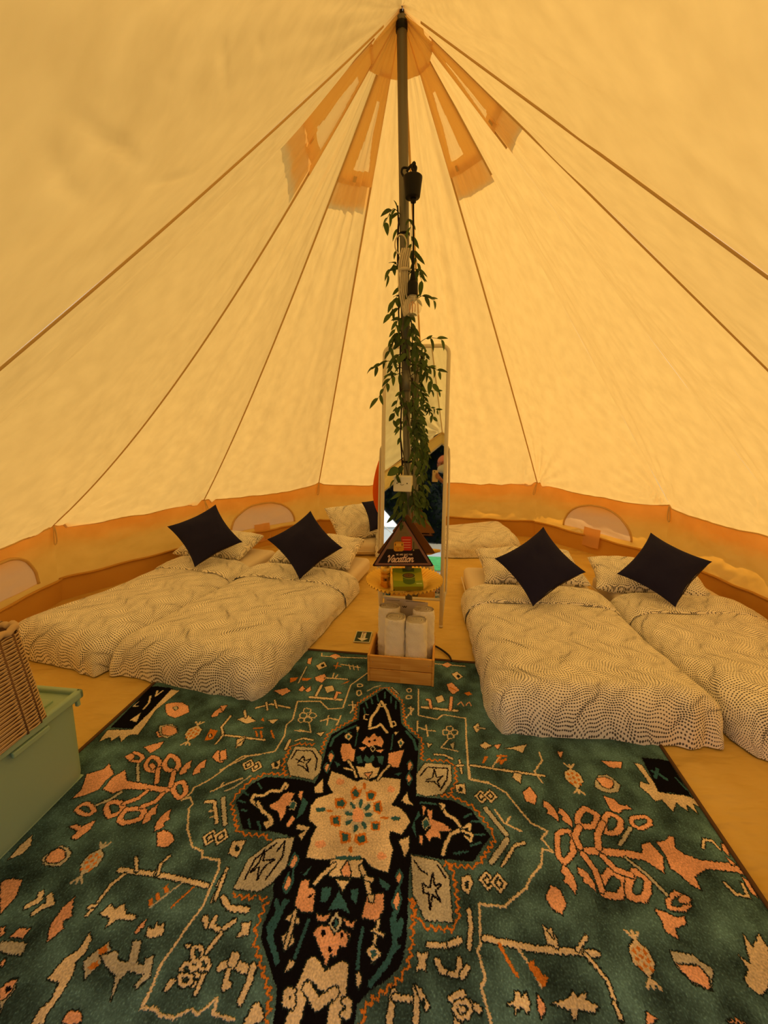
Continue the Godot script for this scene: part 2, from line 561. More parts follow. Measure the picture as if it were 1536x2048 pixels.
func build_tent() -> void:
	fold_noise = noise(71, 0.09, 3)
	soft_noise = noise(72, 0.03, 2)
	var roof := thing("ceiling", "cream cotton bell tent roof of sewn panels rising to the pole top", "tent roof", Transform3D(), "", "structure")
	for i in 12:
		var len_t := 1.05 if i < 10 else 1.0
		var m := sheet(36 if not creases.has(i) else 120, 64 if not creases.has(i) else 130, func(u: float, v: float) -> Array:
			var t: float = v * v * 0.35 + v * 0.65
			return [roof_pt(i, u, t * len_t), Vector2(u * 1.3 + i * 0.37, v * 3.4)])
		put(roof, "roof_panel", m, M.canvas)
	for i in 12:
		var dir := inward(i) + inward(i + 11)
		dir = dir.normalized()
		if dir.y > 0:
			dir = -dir
		var side := (hook(i) - APEX).normalized().cross(dir).normalized()
		var m := sheet(3, 40, func(u: float, v: float) -> Array:
			var w := 0.013
			var lift := [0.001, 0.006, 0.006, 0.001]
			return [seam_pt(i, 0.05 + v * (0.95 if i != 2 and i != 3 else 0.15)) + side * (u - 0.5) * w + dir * (0.002 + lift[int(round(u * 3))]), Vector2(u, v)])
		put(roof, "seam", m, M.seam)
	# apex collar
	var collar := []
	for i in 10:
		collar.append([sheet(8, 6, func(u: float, v: float) -> Array:
			var n := inward(i)
			n = -n if n.y > 0 else n
			return [roof_pt(i, u, 0.004 + v * 0.055) + n * 0.016, Vector2(u, v)])])
	put(roof, "apex_collar", join(collar), M.patch)
	# vents high in every second panel
	for v in [[1, 0.35, 0.45, 0.3, 0.75], [3, 0.38, 0.46, 0.34, 0.78], [6, 0.42, 0.55, 0.2, 0.7], [8, 0.42, 0.55, 0.25, 0.7]]:
		var i: int = v[0]
		var n := inward(i)
		n = -n if n.y > 0 else n
		var inside := func(s: float, q: float) -> bool:
			if q < 0.22 or q > 0.84:
				return false
			var k: float = (q - 0.22) / 0.62
			return s > lerpf(v[1], v[3], k) and s < lerpf(v[2], v[4], k)
		var patch := put(roof, "vent_patch", sheet(48, 40, func(s: float, q: float) -> Array:
			return [roof_pt(i, s, 0.055 + q * 0.122) + n * 0.010, Vector2(s, q)], inside), M.patch)
		put(patch, "vent_net", sheet(8, 8, func(s: float, q: float) -> Array:
			var ss := lerpf(lerpf(v[1], v[3], q) - 0.02, lerpf(v[2], v[4], q) + 0.02, s)
			return [roof_pt(i, ss, 0.055 + (0.22 + q * 0.63) * 0.122) + n * 0.012, Vector2(s, q)]), M.net)
		put(patch, "fastening_tab", sheet(2, 2, func(s: float, q: float) -> Array:
			return [roof_pt(i, 0.56 + s * 0.1, 0.055 + (0.9 + q * 0.06) * 0.122) + n * 0.014, Vector2(s, q)]), M.seam)
		put(patch, "flap_edge", sheet(8, 4, func(s: float, q: float) -> Array:
			return [roof_pt(i, 0.02 + s * 0.96, 0.165 + q * 0.042) - n * 0.02, Vector2(s, q)]), M.patch)
	# walls
	var names := ["wall_right", "wall_right", "wall_right", "wall_right", "wall_back", "wall_back", "wall_left", "wall_left", "wall_left", "wall_left"]
	var texts := {"wall_right": "low amber canvas tent wall beside the two beds on the right", "wall_back": "low amber canvas tent wall behind the standing mirror", "wall_left": "low amber canvas tent wall along the two beds on the left"}
	var walls := {}
	var wins := {3: [0.22, 0.74], 6: [0.25, 0.80], 8: [0.12, 0.5]}
	for i in 10:
		var wn: String = names[i]
		if not walls.has(wn):
			walls[wn] = thing(wn, texts[wn], "tent wall", Transform3D(), "", "structure")
		var hole = null
		if wins.has(i):
			var w: Array = wins[i]
			hole = func(s: float, q: float) -> bool:
				return in_window(w, s, q) < 1.0
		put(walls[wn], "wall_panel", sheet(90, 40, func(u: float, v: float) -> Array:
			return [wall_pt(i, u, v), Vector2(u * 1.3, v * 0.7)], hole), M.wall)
		put(walls[wn], "eave_seam", strip(func(k: float) -> Vector3: return roof_pt(i, k, 1.0) - (base_pt(i) - FOOT).normalized() * 0.004, 24, 0.005), M.seam)
		var ho := (hook(i) - FOOT)
		ho.y = 0
		ho = ho.normalized()
		var hp := hook(i) - ho * 0.015 + Vector3(0, -0.005, 0)
		var sd := ho.cross(Vector3.UP) * (1 if i % 2 else -1)
		put(walls[wn], "toggle_loop", tube(smooth_path([hp, hp + Vector3(0, -0.06, 0) - ho * 0.012 + sd * 0.004, hp + Vector3(0, -0.125, 0) - ho * 0.015 + sd * 0.012, hp + Vector3(0, -0.135, 0) - ho * 0.015 + sd * 0.03, hp + Vector3(0, -0.07, 0) - ho * 0.012 + sd * 0.022, hp + sd * 0.004], 4), 0.0055, 6), M.seam)
	var wl := {3: ["window_1", "half-round zipped net window low in the right tent wall behind the beds"], 6: ["window_2", "half-round zipped net window in the left tent wall behind two navy cushions"], 8: ["window_3", "half-round net window at the near left tent wall above the wicker basket"]}
	for i in wins:
		var w: Array = wins[i]
		var o := thing(wl[i][0], wl[i][1], "window", Transform3D(), "", "structure")
		var wi := -(base_pt(i).lerp(base_pt(i + 1), 0.5) - FOOT).normalized()
		put(o, "net_pane", sheet(24, 12, func(u: float, v: float) -> Array:
			var a := PI * u
			var c: float = (w[0] + w[1]) * 0.5
			var h: float = (w[1] - w[0]) * 0.5
			return [wall_pt(i, c + cos(a) * h * v * 1.02, 0.63 - sin(a) * 0.47 * v * 1.02) + wi * 0.002, Vector2(u, v)]), M.window_net)
		put(o, "zip_binding", strip(func(k: float) -> Vector3:
			var a := PI * k
			return wall_pt(i, (w[0] + w[1]) * 0.5 + cos(a) * (w[1] - w[0]) * 0.5, 0.63 - sin(a) * 0.47) + wi * 0.006, 40, 0.011), M.seam)
		if i == 8:
			continue
		put(o, "pocket", sheet(6, 8, func(u: float, v: float) -> Array:
			var c: float = (w[0] + w[1]) * 0.5 + 0.02
			var p := wall_pt(i, c + (u - 0.5) * 0.13, 0.56)
			return [p + wi * (0.022 + 0.02 * v) + Vector3(0, -v * 0.2, 0), Vector2(u, v)]), M.window_net)
	# front wall with the open doorway
	var fw := thing("wall_front", "tent front wall tied back round the open doorway seen in the mirror", "tent wall", Transform3D(), "", "structure")
	for sd in 2:
		var h := hook(10) if sd == 0 else hook(0)
		var b := base_pt(10) if sd == 0 else base_pt(0)
		var sx := -1.0 if sd == 0 else 1.0
		var low := [b, Vector3(1.32 * sx, 0, 0.02), Vector3(1.02 * sx, 0.92, 0.2), PEAK + Vector3(0.0, -0.17, 0.0)]
		var lowp := func(s: float) -> Vector3:
			var k := clampf(s * 3.0, 0, 2.999)
			return low[int(k)].lerp(low[int(k) + 1], k - int(k))
		put(fw, "wall_panel", sheet(40, 16, func(u: float, v: float) -> Array:
			return [h.lerp(PEAK, u).lerp(lowp.call(u), v), Vector2(u * 2, v)]), M.wall)
		put(fw, "eave_seam", strip(func(k: float) -> Vector3: return h.lerp(PEAK, k) + Vector3(0, -0.02, -0.02), 16, 0.012), M.seam)
		put(fw, "door_binding", strip(func(k: float) -> Vector3: return lowp.call(k), 24, 0.012), M.white_cord)
		var rolled := smooth_path([Vector3(1.36 * sx, 0.05, -0.02), Vector3(1.28 * sx, 0.4, 0.04), Vector3(1.12 * sx, 0.85, 0.14)], 5)
		put(fw, "rolled_door", tube(rolled, 0.06, 10, 0.7), M.wall)
	# groundsheet
	var fl := thing("floor", "ochre yellow groundsheet covering the whole tent floor with raised edge", "groundsheet", Transform3D(), "", "structure")
	var ring := []
	for i in 11:
		ring.append(base_pt(i))
	var wrinkle := noise(81, 0.35, 4)
	put(fl, "groundsheet", sheet(110, 60, func(u: float, v: float) -> Array:
		var k := u * 11.0
		var i := int(k) % 11
		var e: Vector3 = ring[i].lerp(ring[(i + 1) % 11], k - int(k))
		var p := Vector3(0.0, 0, -2.3).lerp(e, 0.003 + v * 0.997)
		var y := 0.004 * wrinkle.get_noise_2d(p.x * 6.0 + p.z * 2.0, p.z * 3.0 - p.x) - 0.004
		return [Vector3(p.x, y, p.z), Vector2(p.x, p.z)]), M.groundsheet)
	for i in 10:
		var lean := 0.02
		put(fl, "raised_edge", sheet(24, 6, func(u: float, v: float) -> Array:
			var p := wall_pt(i, u, 1.0 - v * 0.30)
			var o := (p - FOOT)
			o.y = 0
			return [p - o.normalized() * (lean + 0.012 * sin(u * 17.0 + i) * v), Vector2(u, v)]), M.tub)
		put(fl, "edge_hem", strip(func(k: float) -> Vector3:
			var p := wall_pt(i, k, 0.70)
			var o := (p - FOOT)
			o.y = 0
			return p - o.normalized() * (lean + 0.008 + 0.012 * sin(k * 17.0 + i)), 24, 0.010), M.tub)

func in_window(w: Array, s: float, q: float) -> float:
	var c: float = (w[0] + w[1]) * 0.5
	var h: float = (w[1] - w[0]) * 0.5
	if q > 0.63:
		return 9.0
	return Vector2((s - c) / h, (q - 0.63) / 0.47).length()

# ---------------------------------------------------------------- rug
var rug_img: Image
func _m(code: String, w: float, a: Array) -> void:
	var c := code.to_lower()
	var col := Color8("kcpostd".find(c) * 30 + 30, 0, 0)
	var p := vecs(a)
	if w > 0:
		if code in "cps" and w > 5:
			stroke(rug_img, p, w + 4, Color8(210, 0, 0))
		stroke(rug_img, p, w, col)
	else:
		if code in "cps":
			var q := p.duplicate()
			q.append(p[0])
			stroke(rug_img, q, 4, Color8(210, 0, 0))
		fill_poly(rug_img, p, col)

func zigzag(a: Array, amp: float, step: float, w: float, off: float) -> void:
	var p := vecs(a)
	var q := PackedVector2Array()
	var k := 0
	for i in p.size() - 1:
		var d := p[i + 1] - p[i]
		var n := d.normalized().orthogonal()
		var m := maxi(1, int(d.length() / step))
		for j in m:
			var e := (1.0 if k % 2 else -1.0) * amp
			q.append(p[i] + d * (j + 0.5) / m + n * (off + e))
			k += 1
	stroke(rug_img, q, w, Color8(3 * 30 + 30, 0, 0))

const RUG_W := 1600
const RUG_H := 1320
func draw_rug() -> ImageTexture:
	rug_img = Image.create_empty(RUG_W, RUG_H, false, Image.FORMAT_RGB8)
	rug_img.fill(Color8(0, 0, 0))
	draw_motifs()
	# half of the design that lies behind the camera mirrors the other half
	var src := rug_img.get_data()
	var pal := [Color(0.275, 0.385, 0.405), Color(0.075, 0.07, 0.09), Color(0.85, 0.775, 0.67), Color(0.88, 0.66, 0.54), Color(0.80, 0.49, 0.22), Color(0.72, 0.70, 0.65), Color(0.21, 0.38, 0.43), Color(0.13, 0.17, 0.17)]
	# noise tables for the ragged pile edges, the abrash and the grain
	var wn := noise(51, 0.11, 2)
	var bn := noise(52, 0.009, 4)
	var gn := noise(53, 0.16, 3)
	var ts := 256
	var wx := PackedFloat32Array()
	var wy := PackedFloat32Array()
	var gg := PackedFloat32Array()
	for y in ts:
		for x in ts:
			wx.append(wn.get_noise_2d(x * 0.8, y * 2.6) * 2.0)
			wy.append(wn.get_noise_2d(x * 2.6 + 900.0, y * 0.7) * 2.8)
			gg.append(gn.get_noise_2d(x * 2.0, y * 1.2 + 400.0))
	var out := PackedByteArray()
	out.resize(RUG_W * RUG_H * 3)
	var bq := 8
	var o := 0
	for y in RUG_H:
		var bl := PackedFloat32Array()
		for x in RUG_W / bq + 1:
			bl.append(bn.get_noise_2d(x * bq, y * 1.0))
		var ry := (y % ts) * ts
		for x in RUG_W:
			var ti := ry + (x * 3 / 4) % ts
			var sx := clampi(int(x + wx[ti]), 0, RUG_W - 1)
			var sy := clampi(int(y + wy[ti]), 0, RUG_H - 1)
			if sy > 1110:
				sy = 1324 - sy
			var id: int = src[(sy * RUG_W + sx) * 3]
			var k := 0 if id < 15 else id / 30
			var c: Color = pal[k]
			var g := gg[ti]
			var f := 1.0 + g * 0.22
			if k == 0:
				f += bl[x / bq] * 0.6 + maxf(0.0, g - 0.25) * 0.8
			elif k != 1:
				f += bl[x / bq] * 0.18
			out[o] = int(clampf(c.r * f, 0, 1) * 255)
			out[o + 1] = int(clampf(c.g * f, 0, 1) * 255)
			out[o + 2] = int(clampf(c.b * f, 0, 1) * 255)
			o += 3
	var im := Image.create_from_data(RUG_W, RUG_H, false, Image.FORMAT_RGB8, out)
	im.generate_mipmaps()
	return ImageTexture.create_from_image(im)

func build_rug() -> void:
	var m := mat(Color.WHITE, 0.98, 0, 0.08)
	m.albedo_texture = draw_rug()
	m.texture_repeat = false
	m.heightmap_enabled = true
	m.heightmap_texture = m.albedo_texture
	m.heightmap_scale = 0.5
	var W := RUG_W / 640.0
	var H := RUG_H / 640.0
	var b := Basis(Vector3(0.9903, 0, 0.139), Vector3.UP, Vector3(-0.139, 0, 0.9903))
	var o := thing("rug", "dark green tufted rug with a black cross medallion and peach floral motifs", "rug", spot(Vector3(0.9903 * -1.511 - 0.139 * -2.215, 0, 0.139 * -1.511 + 0.9903 * -2.215), b))
	put(o, "pile", sheet(60, 50, func(u: float, v: float) -> Array:
		var e := minf(minf(u * W, W - u * W), minf(v * H, H - v * H))
		return [Vector3(u * W, 0.012 * smoothstep(-0.004, 0.01, e), v * H), Vector2(u, v)]), m)
	var edge := []
	for e in [[Vector3(W * 0.5, 0.006, 0), Vector3(W, 0.012, 0.014)], [Vector3(W * 0.5, 0.006, H), Vector3(W, 0.012, 0.014)], [Vector3(0, 0.006, H * 0.5), Vector3(0.014, 0.012, H)], [Vector3(W, 0.006, H * 0.5), Vector3(0.014, 0.012, H)]]:
		edge.append([rbox(e[1], 0.005), spot(e[0])])
	put(o, "bound_edge", join(edge), mat(Color(0.36, 0.26, 0.16), 0.9))

func draw_motifs() -> void:
	_m("k",0,[1,298,87,302,90,324,88,491,18,495])
	_m("c",0,[85,309,117,310,101,407,115,480,121,509,95,514,93,541,70,521,62,543,48,528,30,548,17,505,88,495,90,417])
	_m("s",5,[18,378,16,399,35,400])
	_m("c",6,[39,349,57,381,60,409])
	_m("c",6,[61,319,56,347,44,322])
	_m("c",0,[63,424,54,460,80,464])
	_m("k",0,[1525,396,1596,393,1592,502,1517,501])
	_m("c",0,[1497,416,1514,422,1519,476,1516,503,1601,505,1602,531,1583,521,1578,551,1565,529,1559,549,1544,527,1524,554,1514,523,1496,531,1491,512,1478,493,1487,477,1506,483,1504,456])
	_m("t",8,[1531,439,1545,447,1555,461])
	_m("t",8,[1548,430,1530,459])
	_m("t",6,[1582,451,1591,481])
	zigzag([741,361,731,296,799,203,855,265,871,361,926,420,927,490],4.0,7.0,4.0,11.0)
	zigzag([947,494,1015,491,1016,543,999,578],4.0,7.0,4.0,11.0)
	zigzag([931,595,1017,596,1060,615,1097,672,1056,731,991,735],4.0,7.0,4.0,11.0)
	zigzag([991,739,1006,766,1012,843,962,847,937,806],4.0,7.0,4.0,11.0)
	zigzag([928,812,930,888,925,916,905,936,876,956,862,972,862,999],4.0,7.0,4.0,11.0)
	zigzag([741,1016,737,991,730,971,714,954,677,913,673,894,676,856],4.0,7.0,4.0,11.0)
	zigzag([642,845,591,847],4.0,7.0,4.0,11.0)
	zigzag([634,743,613,728,553,732,504,668,521,618,548,594,634,590],4.0,7.0,4.0,11.0)
	zigzag([606,581,584,545,585,489,641,485],4.0,7.0,4.0,11.0)
	zigzag([680,562,673,474,675,430,741,361],4.0,7.0,4.0,11.0)
	zigzag([665,844,642,845],4.0,7.0,4.0,11.0)
	_m("k",0,[799,203,855,265,871,361,926,420,927,490,929,596,1017,596,1060,615,1097,672,1056,731,991,735,928,733,927,780,931,881,871,892,773,906,681,916,674,865,674,737,654,731,613,728,553,732,504,668,521,618,548,594,634,590,676,596,680,562,673,474,675,430,741,361,731,296])
	_m("k",0,[653,798,926,760,928,812,930,888,925,916,905,936,876,956,862,972,862,999,741,1016,737,991,730,971,714,954,677,913,673,894,676,856])
	_m("s",0,[585,489,641,485,671,514,680,562,668,586,606,581,584,545])
	_m("s",0,[947,494,1015,491,1016,543,994,581,954,594,930,588,927,533])
	_m("s",0,[634,743,673,734,678,794,660,828,642,845,591,847,595,791])
	_m("s",0,[928,736,983,740,1006,766,1012,843,962,847,937,806])
	_m("k",3,[591,531,595,501,639,497,660,522,666,558])
	_m("k",3,[612,541,619,518,629,532,643,524,636,544,651,566,631,551,614,547])
	_m("k",3,[629,539,602,530])
	_m("k",3,[937,537,953,508,1007,504,1004,539,987,572])
	_m("k",3,[952,547,968,539,972,512,978,537,994,529,980,548,987,564,973,549,952,552])
	_m("k",3,[605,829,608,789,640,751])
	_m("k",3,[610,814,619,795,620,768,627,790,649,783,634,800,630,826,623,802,610,814])
	_m("k",3,[647,768,656,743,663,777,646,823])
	_m("k",3,[936,747,949,763,963,768])
	_m("k",3,[954,787,969,792,974,763,978,787,991,782,980,797,989,813,975,804,970,830,967,802,957,803,954,787])
	_m("k",3,[983,748,1000,770])
	_m("c",0,[708,555,740,562,778,577,795,566,815,570,842,555,888,554,889,593,873,629,893,632,907,643,921,662,915,676,904,696,878,690,878,707,889,730,885,776,850,771,831,755,803,757,770,767,742,771,712,771,710,727,715,704,691,690,686,657,693,636,729,616,708,592])
	_m("C",0,[744,738,742,742,737,742,732,742,729,739,731,735,733,732,738,733,743,734])
	_m("P",0,[749,584,745,590,739,591,731,591,728,584,728,578,732,572,740,574,747,577])
	_m("P",0,[877,587,874,593,867,594,861,594,859,588,860,581,864,576,870,578,876,581])
	_m("P",0,[747,741,741,746,734,749,726,747,722,742,721,736,729,733,737,731,744,735])
	_m("P",0,[878,748,874,753,867,754,860,754,858,749,859,743,864,738,871,740,877,742])
	_m("S",0,[792,617,806,638,824,623,824,648,842,648,831,663,847,679,826,682,827,702,809,694,799,708,790,687,771,692,777,671,761,657,780,654,771,631,790,640])
	_m("P",0,[815,668,812,680,802,681,792,680,787,667,787,655,792,644,803,648,812,655])
	_m("t",0,[805,637,804,643,801,646,798,641,796,634,797,626,800,623,803,622,805,630])
	_m("t",0,[787,641,791,647,790,650,786,648,780,645,777,639,775,634,777,632,783,636])
	_m("t",0,[820,647,816,650,813,649,811,645,815,639,819,634,823,632,824,636,825,641])
	_m("t",0,[833,660,830,663,824,664,817,664,814,661,817,658,821,655,827,655,832,657])
	_m("t",0,[824,685,825,690,824,694,821,693,816,688,812,683,812,679,815,678,819,679])
	_m("t",0,[806,698,804,702,801,704,798,701,798,695,797,688,800,686,803,686,806,691])
	_m("t",0,[790,679,788,684,785,688,780,691,777,689,775,686,778,682,783,679,788,677])
	_m("t",0,[788,666,783,667,777,668,771,667,770,664,770,660,776,659,782,660,787,662])
	_m("o",0,[769,605,778,588,787,600,798,593,795,617,779,629])
	_m("o",0,[807,602,819,595,834,599,831,622,813,625])
	_m("o",0,[830,627,847,620,855,643,850,656,833,649])
	_m("o",0,[831,675,854,672,855,693,837,696])
	_m("o",0,[803,709,825,702,835,722,818,732,804,724])
	_m("o",0,[766,706,792,707,797,727,777,734])
	_m("o",0,[736,674,762,671,766,697,744,696])
	_m("o",0,[736,630,755,625,769,636,764,654,744,654])
	_m("t",0,[775,607,781,597,789,606,794,606,790,617,781,618])
	_m("t",0,[813,607,821,602,829,604,826,619,817,619])
	_m("t",0,[835,633,844,626,850,649,839,647])
	_m("t",0,[836,679,851,677,849,691,840,691])
	_m("t",0,[809,713,823,708,828,721,818,726,810,721])
	_m("t",0,[774,711,789,712,790,725,780,728])
	_m("t",0,[745,680,755,674,762,691,750,692])
	_m("t",0,[744,637,755,632,764,639,760,648,748,648])
	_m("t",0,[723,663,717,666,710,669,703,668,700,664,699,660,706,658,714,657,721,659])
	_m("t",0,[899,660,895,663,887,665,878,665,876,662,878,658,884,655,892,655,899,656])
	_m("o",0,[805,588,805,595,802,596,799,593,797,587,797,580,798,575,801,575,804,581])
	_m("o",0,[804,744,804,749,801,750,799,748,796,744,797,739,797,735,800,735,803,739])
	_m("o",0,[871,662,866,664,860,665,853,665,852,663,853,661,858,659,864,659,870,659])
	_m("o",0,[742,663,737,665,733,666,728,666,726,664,725,662,730,660,736,660,740,660])
	_m("c",9,[797,269,789,315,777,346,779,393])
	_m("c",9,[797,269,821,310,831,338,844,376])
	_m("c",8,[779,393,800,383,809,370,833,401])
	_m("c",5,[787,284,801,295,814,280])
	_m("c",5,[766,335,754,336,756,355,767,357])
	_m("c",5,[836,358,850,352,855,369,845,375])
	_m("t",5,[747,280,758,306])
	_m("t",5,[762,260,771,286])
	_m("t",5,[777,238,787,270])
	_m("t",5,[802,220,806,253])
	_m("t",5,[825,241,829,273])
	_m("t",5,[843,262,847,298])
	_m("t",5,[746,308,755,332])
	_m("t",8,[683,472,684,444,704,415,738,387])
	_m("t",8,[922,452,912,419,888,389])
	_m("t",6,[704,415,727,416])
	_m("p",0,[767,450,776,424,785,428,796,408,809,423,816,416,829,438,825,458,808,451,791,462])
	_m("k",0,[791,443,790,446,788,446,786,445,784,443,785,440,786,438,789,438,790,440])
	_m("k",0,[806,435,805,437,803,439,801,437,799,435,800,432,801,431,804,430,805,432])
	_m("p",0,[763,468,783,461,776,479])
	_m("p",0,[809,471,834,464,825,478])
	_m("S",3,[795,467,800,457,809,465,803,477,795,467])
	_m("t",0,[762,501,773,493,783,517,771,522])
	_m("t",0,[785,488,798,502,806,485,813,500,802,520,784,510])
	_m("t",0,[817,490,836,487,836,516,825,511])
	_m("c",0,[768,531,791,531,791,519,805,514,815,528,830,526,827,553,807,566,784,561])
	_m("p",0,[794,549,813,543,806,562])
	_m("c",0,[712,433,722,416,737,429,729,448])
	_m("t",0,[730,434,729,437,726,438,723,437,722,433,721,428,723,426,726,427,729,429])
	_m("c",0,[867,432,875,417,886,433,877,453])
	_m("t",0,[881,437,879,440,877,442,874,440,873,436,873,431,875,430,878,429,880,432])
	_m("p",0,[713,460,737,458,745,474,754,476,759,517,730,519,715,488])
	_m("p",0,[847,476,866,467,888,457,879,519,859,519,849,508])
	_m("c",6,[744,516,762,538,775,563])
	_m("c",6,[740,541,761,544])
	_m("c",6,[854,516,840,539,831,563])
	_m("p",0,[703,514,701,521,698,527,692,521,688,512,686,501,690,498,694,496,700,504])
	_m("p",0,[702,548,700,555,697,559,691,556,688,546,685,536,688,532,693,533,699,538])
	_m("p",0,[916,514,913,522,909,523,904,522,903,512,903,502,906,495,910,498,915,503])
	_m("p",0,[916,551,913,558,909,560,904,558,903,549,903,541,906,536,910,538,915,542])
	_m("t",3,[685,508,690,488,703,506,699,532,698,562,684,546,690,530])
	_m("t",3,[900,507,907,490,916,507,907,530,917,549,910,569,901,548,907,530])
	_m("t",0,[707,521,727,531,720,541])
	_m("t",0,[869,541,890,532,882,545])
	_m("t",4,[747,390,751,463])
	_m("t",4,[851,406,852,462])
	_m("c",0,[738,391,749,390,748,413])
	_m("c",0,[853,398,866,392,859,408])
	_m("c",0,[679,607,693,580,704,619,684,622])
	_m("c",0,[896,613,907,588,914,611,926,621,908,621])
	_m("c",0,[670,704,699,707,690,738,680,727,692,716,671,715])
	_m("c",0,[899,709,921,697,923,725,915,742,907,724])
	_m("c",8,[603,607,600,629,574,632,564,647,540,648,540,663,562,675])
	_m("c",8,[558,666,578,685,601,696,610,706,597,712,605,720,611,712])
	_m("c",5,[603,607,612,611,609,622])
	_m("p",0,[588,669,605,654,608,638,619,629,636,629,634,650,647,653,628,666,633,684,629,703,616,682,595,675])
	_m("t",0,[653,663,650,668,646,672,639,669,636,662,633,655,638,652,643,652,649,655])
	_m("S",3,[635,665,638,649,650,655,649,672,637,672])
	_m("p",0,[645,622,655,621,659,646,647,638])
	_m("p",0,[645,710,651,684,660,694,653,713])
	_m("t",0,[660,636,676,649,674,678,662,694,661,661])
	_m("t",5,[508,642,526,650])
	_m("t",5,[511,667,527,670])
	_m("t",5,[529,689,541,690])
	_m("t",5,[555,709,567,725])
	_m("t",5,[578,710,592,726])
	_m("t",5,[534,614,550,628])
	_m("c",8,[988,610,1003,634,1022,643,1036,664,1011,680,1000,703,994,725])
	_m("c",6,[988,610,997,611,992,622])
	_m("c",6,[1036,664,1055,650,1052,666])
	_m("c",6,[1036,668,1058,674,1053,689,1043,680])
	_m("p",0,[957,629,970,627,969,651,994,656,1015,671,986,677,990,692,970,690,966,703,955,688,967,669])
	_m("t",0,[962,664,959,671,954,674,949,670,945,664,948,656,952,651,958,650,961,657])
	_m("S",3,[951,674,948,658,958,648,965,665,955,677])
	_m("p",0,[946,619,955,622,949,647])
	_m("p",0,[943,690,951,693,950,712,944,708])
	_m("t",0,[938,632,943,645,931,661,937,699,925,675])
	_m("t",5,[1041,636,1059,624])
	_m("t",5,[1058,643,1077,640])
	_m("t",5,[1064,673,1085,670])
	_m("t",5,[1054,699,1075,688])
	_m("t",5,[1018,720,1046,712])
	_m("t",5,[941,612,977,612])
	_m("c",0,[764,769,773,766,830,758,831,794,796,795,770,801])
	_m("p",0,[790,786,799,766,809,783,811,793,797,797])
	_m("t",0,[772,760,825,753,824,761,776,767])
	_m("c",0,[783,802,813,798,802,822])
	_m("d",0,[785,798,812,794,811,801,789,804])
	_m("c",8,[774,777,756,797,745,816])
	_m("c",8,[829,773,842,792,854,818])
	_m("c",8,[842,792,854,794])
	_m("t",0,[703,798,717,803,730,783,722,806])
	_m("t",0,[868,787,892,799,890,809,874,802])
	_m("p",0,[717,814,733,811,734,825,749,826,756,863,735,866,718,856])
	_m("k",0,[737,839,750,834,744,840])
	_m("p",0,[851,821,881,814,885,839,876,861,847,859,849,838])
	_m("c",0,[852,820,864,820,864,832,856,832])
	_m("p",0,[698,787,695,794,689,794,683,791,682,781,682,772,686,766,692,770,697,776])
	_m("p",0,[700,827,699,836,693,836,688,833,683,824,685,816,687,809,694,811,698,819])
	_m("p",0,[913,784,913,792,908,792,904,790,902,783,903,776,905,769,910,771,913,776])
	_m("p",0,[914,827,913,836,908,837,904,834,900,826,902,817,904,809,910,810,913,818])
	_m("t",4,[682,790,685,765,698,776,694,799,701,819,696,840,685,832,687,804])
	_m("t",4,[901,781,907,767,915,779,909,800,916,820,910,843,899,829,907,800])
	_m("t",0,[761,821,779,818,780,835,774,845,764,843])
	_m("t",0,[817,816,833,814,833,840,822,832])
	_m("t",0,[782,856,789,840,795,821,810,837,825,856,806,850])
	_m("S",5,[805,888,791,876,800,860,811,870,805,888])
	_m("t",0,[799,876,801,867,807,872,804,882])
	_m("p",0,[763,865,777,867,789,860,784,874,768,874])
	_m("p",0,[814,864,829,870,838,863,834,877,821,874])
	_m("p",0,[770,886,780,879,796,886,809,896,817,881,832,887,831,898,779,905])
	_m("t",8,[691,875,694,892,692,912])
	_m("t",8,[697,853,697,871,694,892])
	_m("t",8,[905,845,911,870,910,887])
	_m("t",8,[920,855,917,875])
	_m("c",0,[709,881,716,871,735,876,736,885,722,882])
	_m("c",0,[712,906,726,893,738,912,724,924])
	_m("t",0,[719,907,727,899,732,908,725,914])
	_m("c",6,[723,866,725,889,725,921])
	_m("c",6,[878,860,877,878,875,900,878,918])
	_m("c",0,[865,876,873,872,893,878,890,882])
	_m("c",0,[863,906,874,895,890,905,879,919])
	_m("t",0,[870,906,877,901,883,906,877,912])
	_m("p",0,[767,893,774,882,791,880,803,891,817,881,830,892,827,905,816,904,814,921,804,917,802,936,796,927,782,911])
	_m("k",0,[788,892,787,894,785,895,782,894,781,892,780,889,782,887,785,887,787,889])
	_m("k",0,[806,913,804,915,802,916,800,915,799,913,798,911,800,909,802,909,805,911])
	_m("k",0,[820,891,819,892,818,894,816,892,815,891,815,888,816,887,818,887,819,888])
	_m("t",6,[752,875,749,903,746,930])
	_m("c",0,[735,951,739,934,747,936,746,945])
	_m("t",6,[852,875,851,901,854,930])
	_m("c",0,[853,937,857,932,863,942,861,954,855,947])
	_m("c",22,[769,1009,771,975,778,936,803,954,828,934,831,963,831,1000])
	_m("c",14,[778,964,800,981,823,964])
	_m("c",9,[758,972,747,974,750,986,762,988,760,980])
	_m("c",9,[841,971,849,972,851,985,843,986])
	_m("t",9,[682,855,693,873,684,895,699,918,719,941])
	_m("t",6,[704,852,697,867])
	_m("t",9,[902,854,912,888,902,915,878,946])
	_m("t",6,[918,852,911,871])
	_m("t",5,[921,889,910,900])
	_m("c",5,[725,125,680,202,681,317,635,328,601,296,528,307,542,387,531,413,542,456,537,513,472,538,420,592])
	_m("c",5,[500,530,456,542,437,571,421,603,406,627,383,650,386,662,374,685,390,675,407,691,404,703,432,750,464,783,492,790,496,800,537,802,544,818,546,852,549,881,541,910,534,944,527,970,532,1002,532,1023,551,1020,569,1026,590,1025,610,1012,621,1018,643,995,645,1013,680,1015])
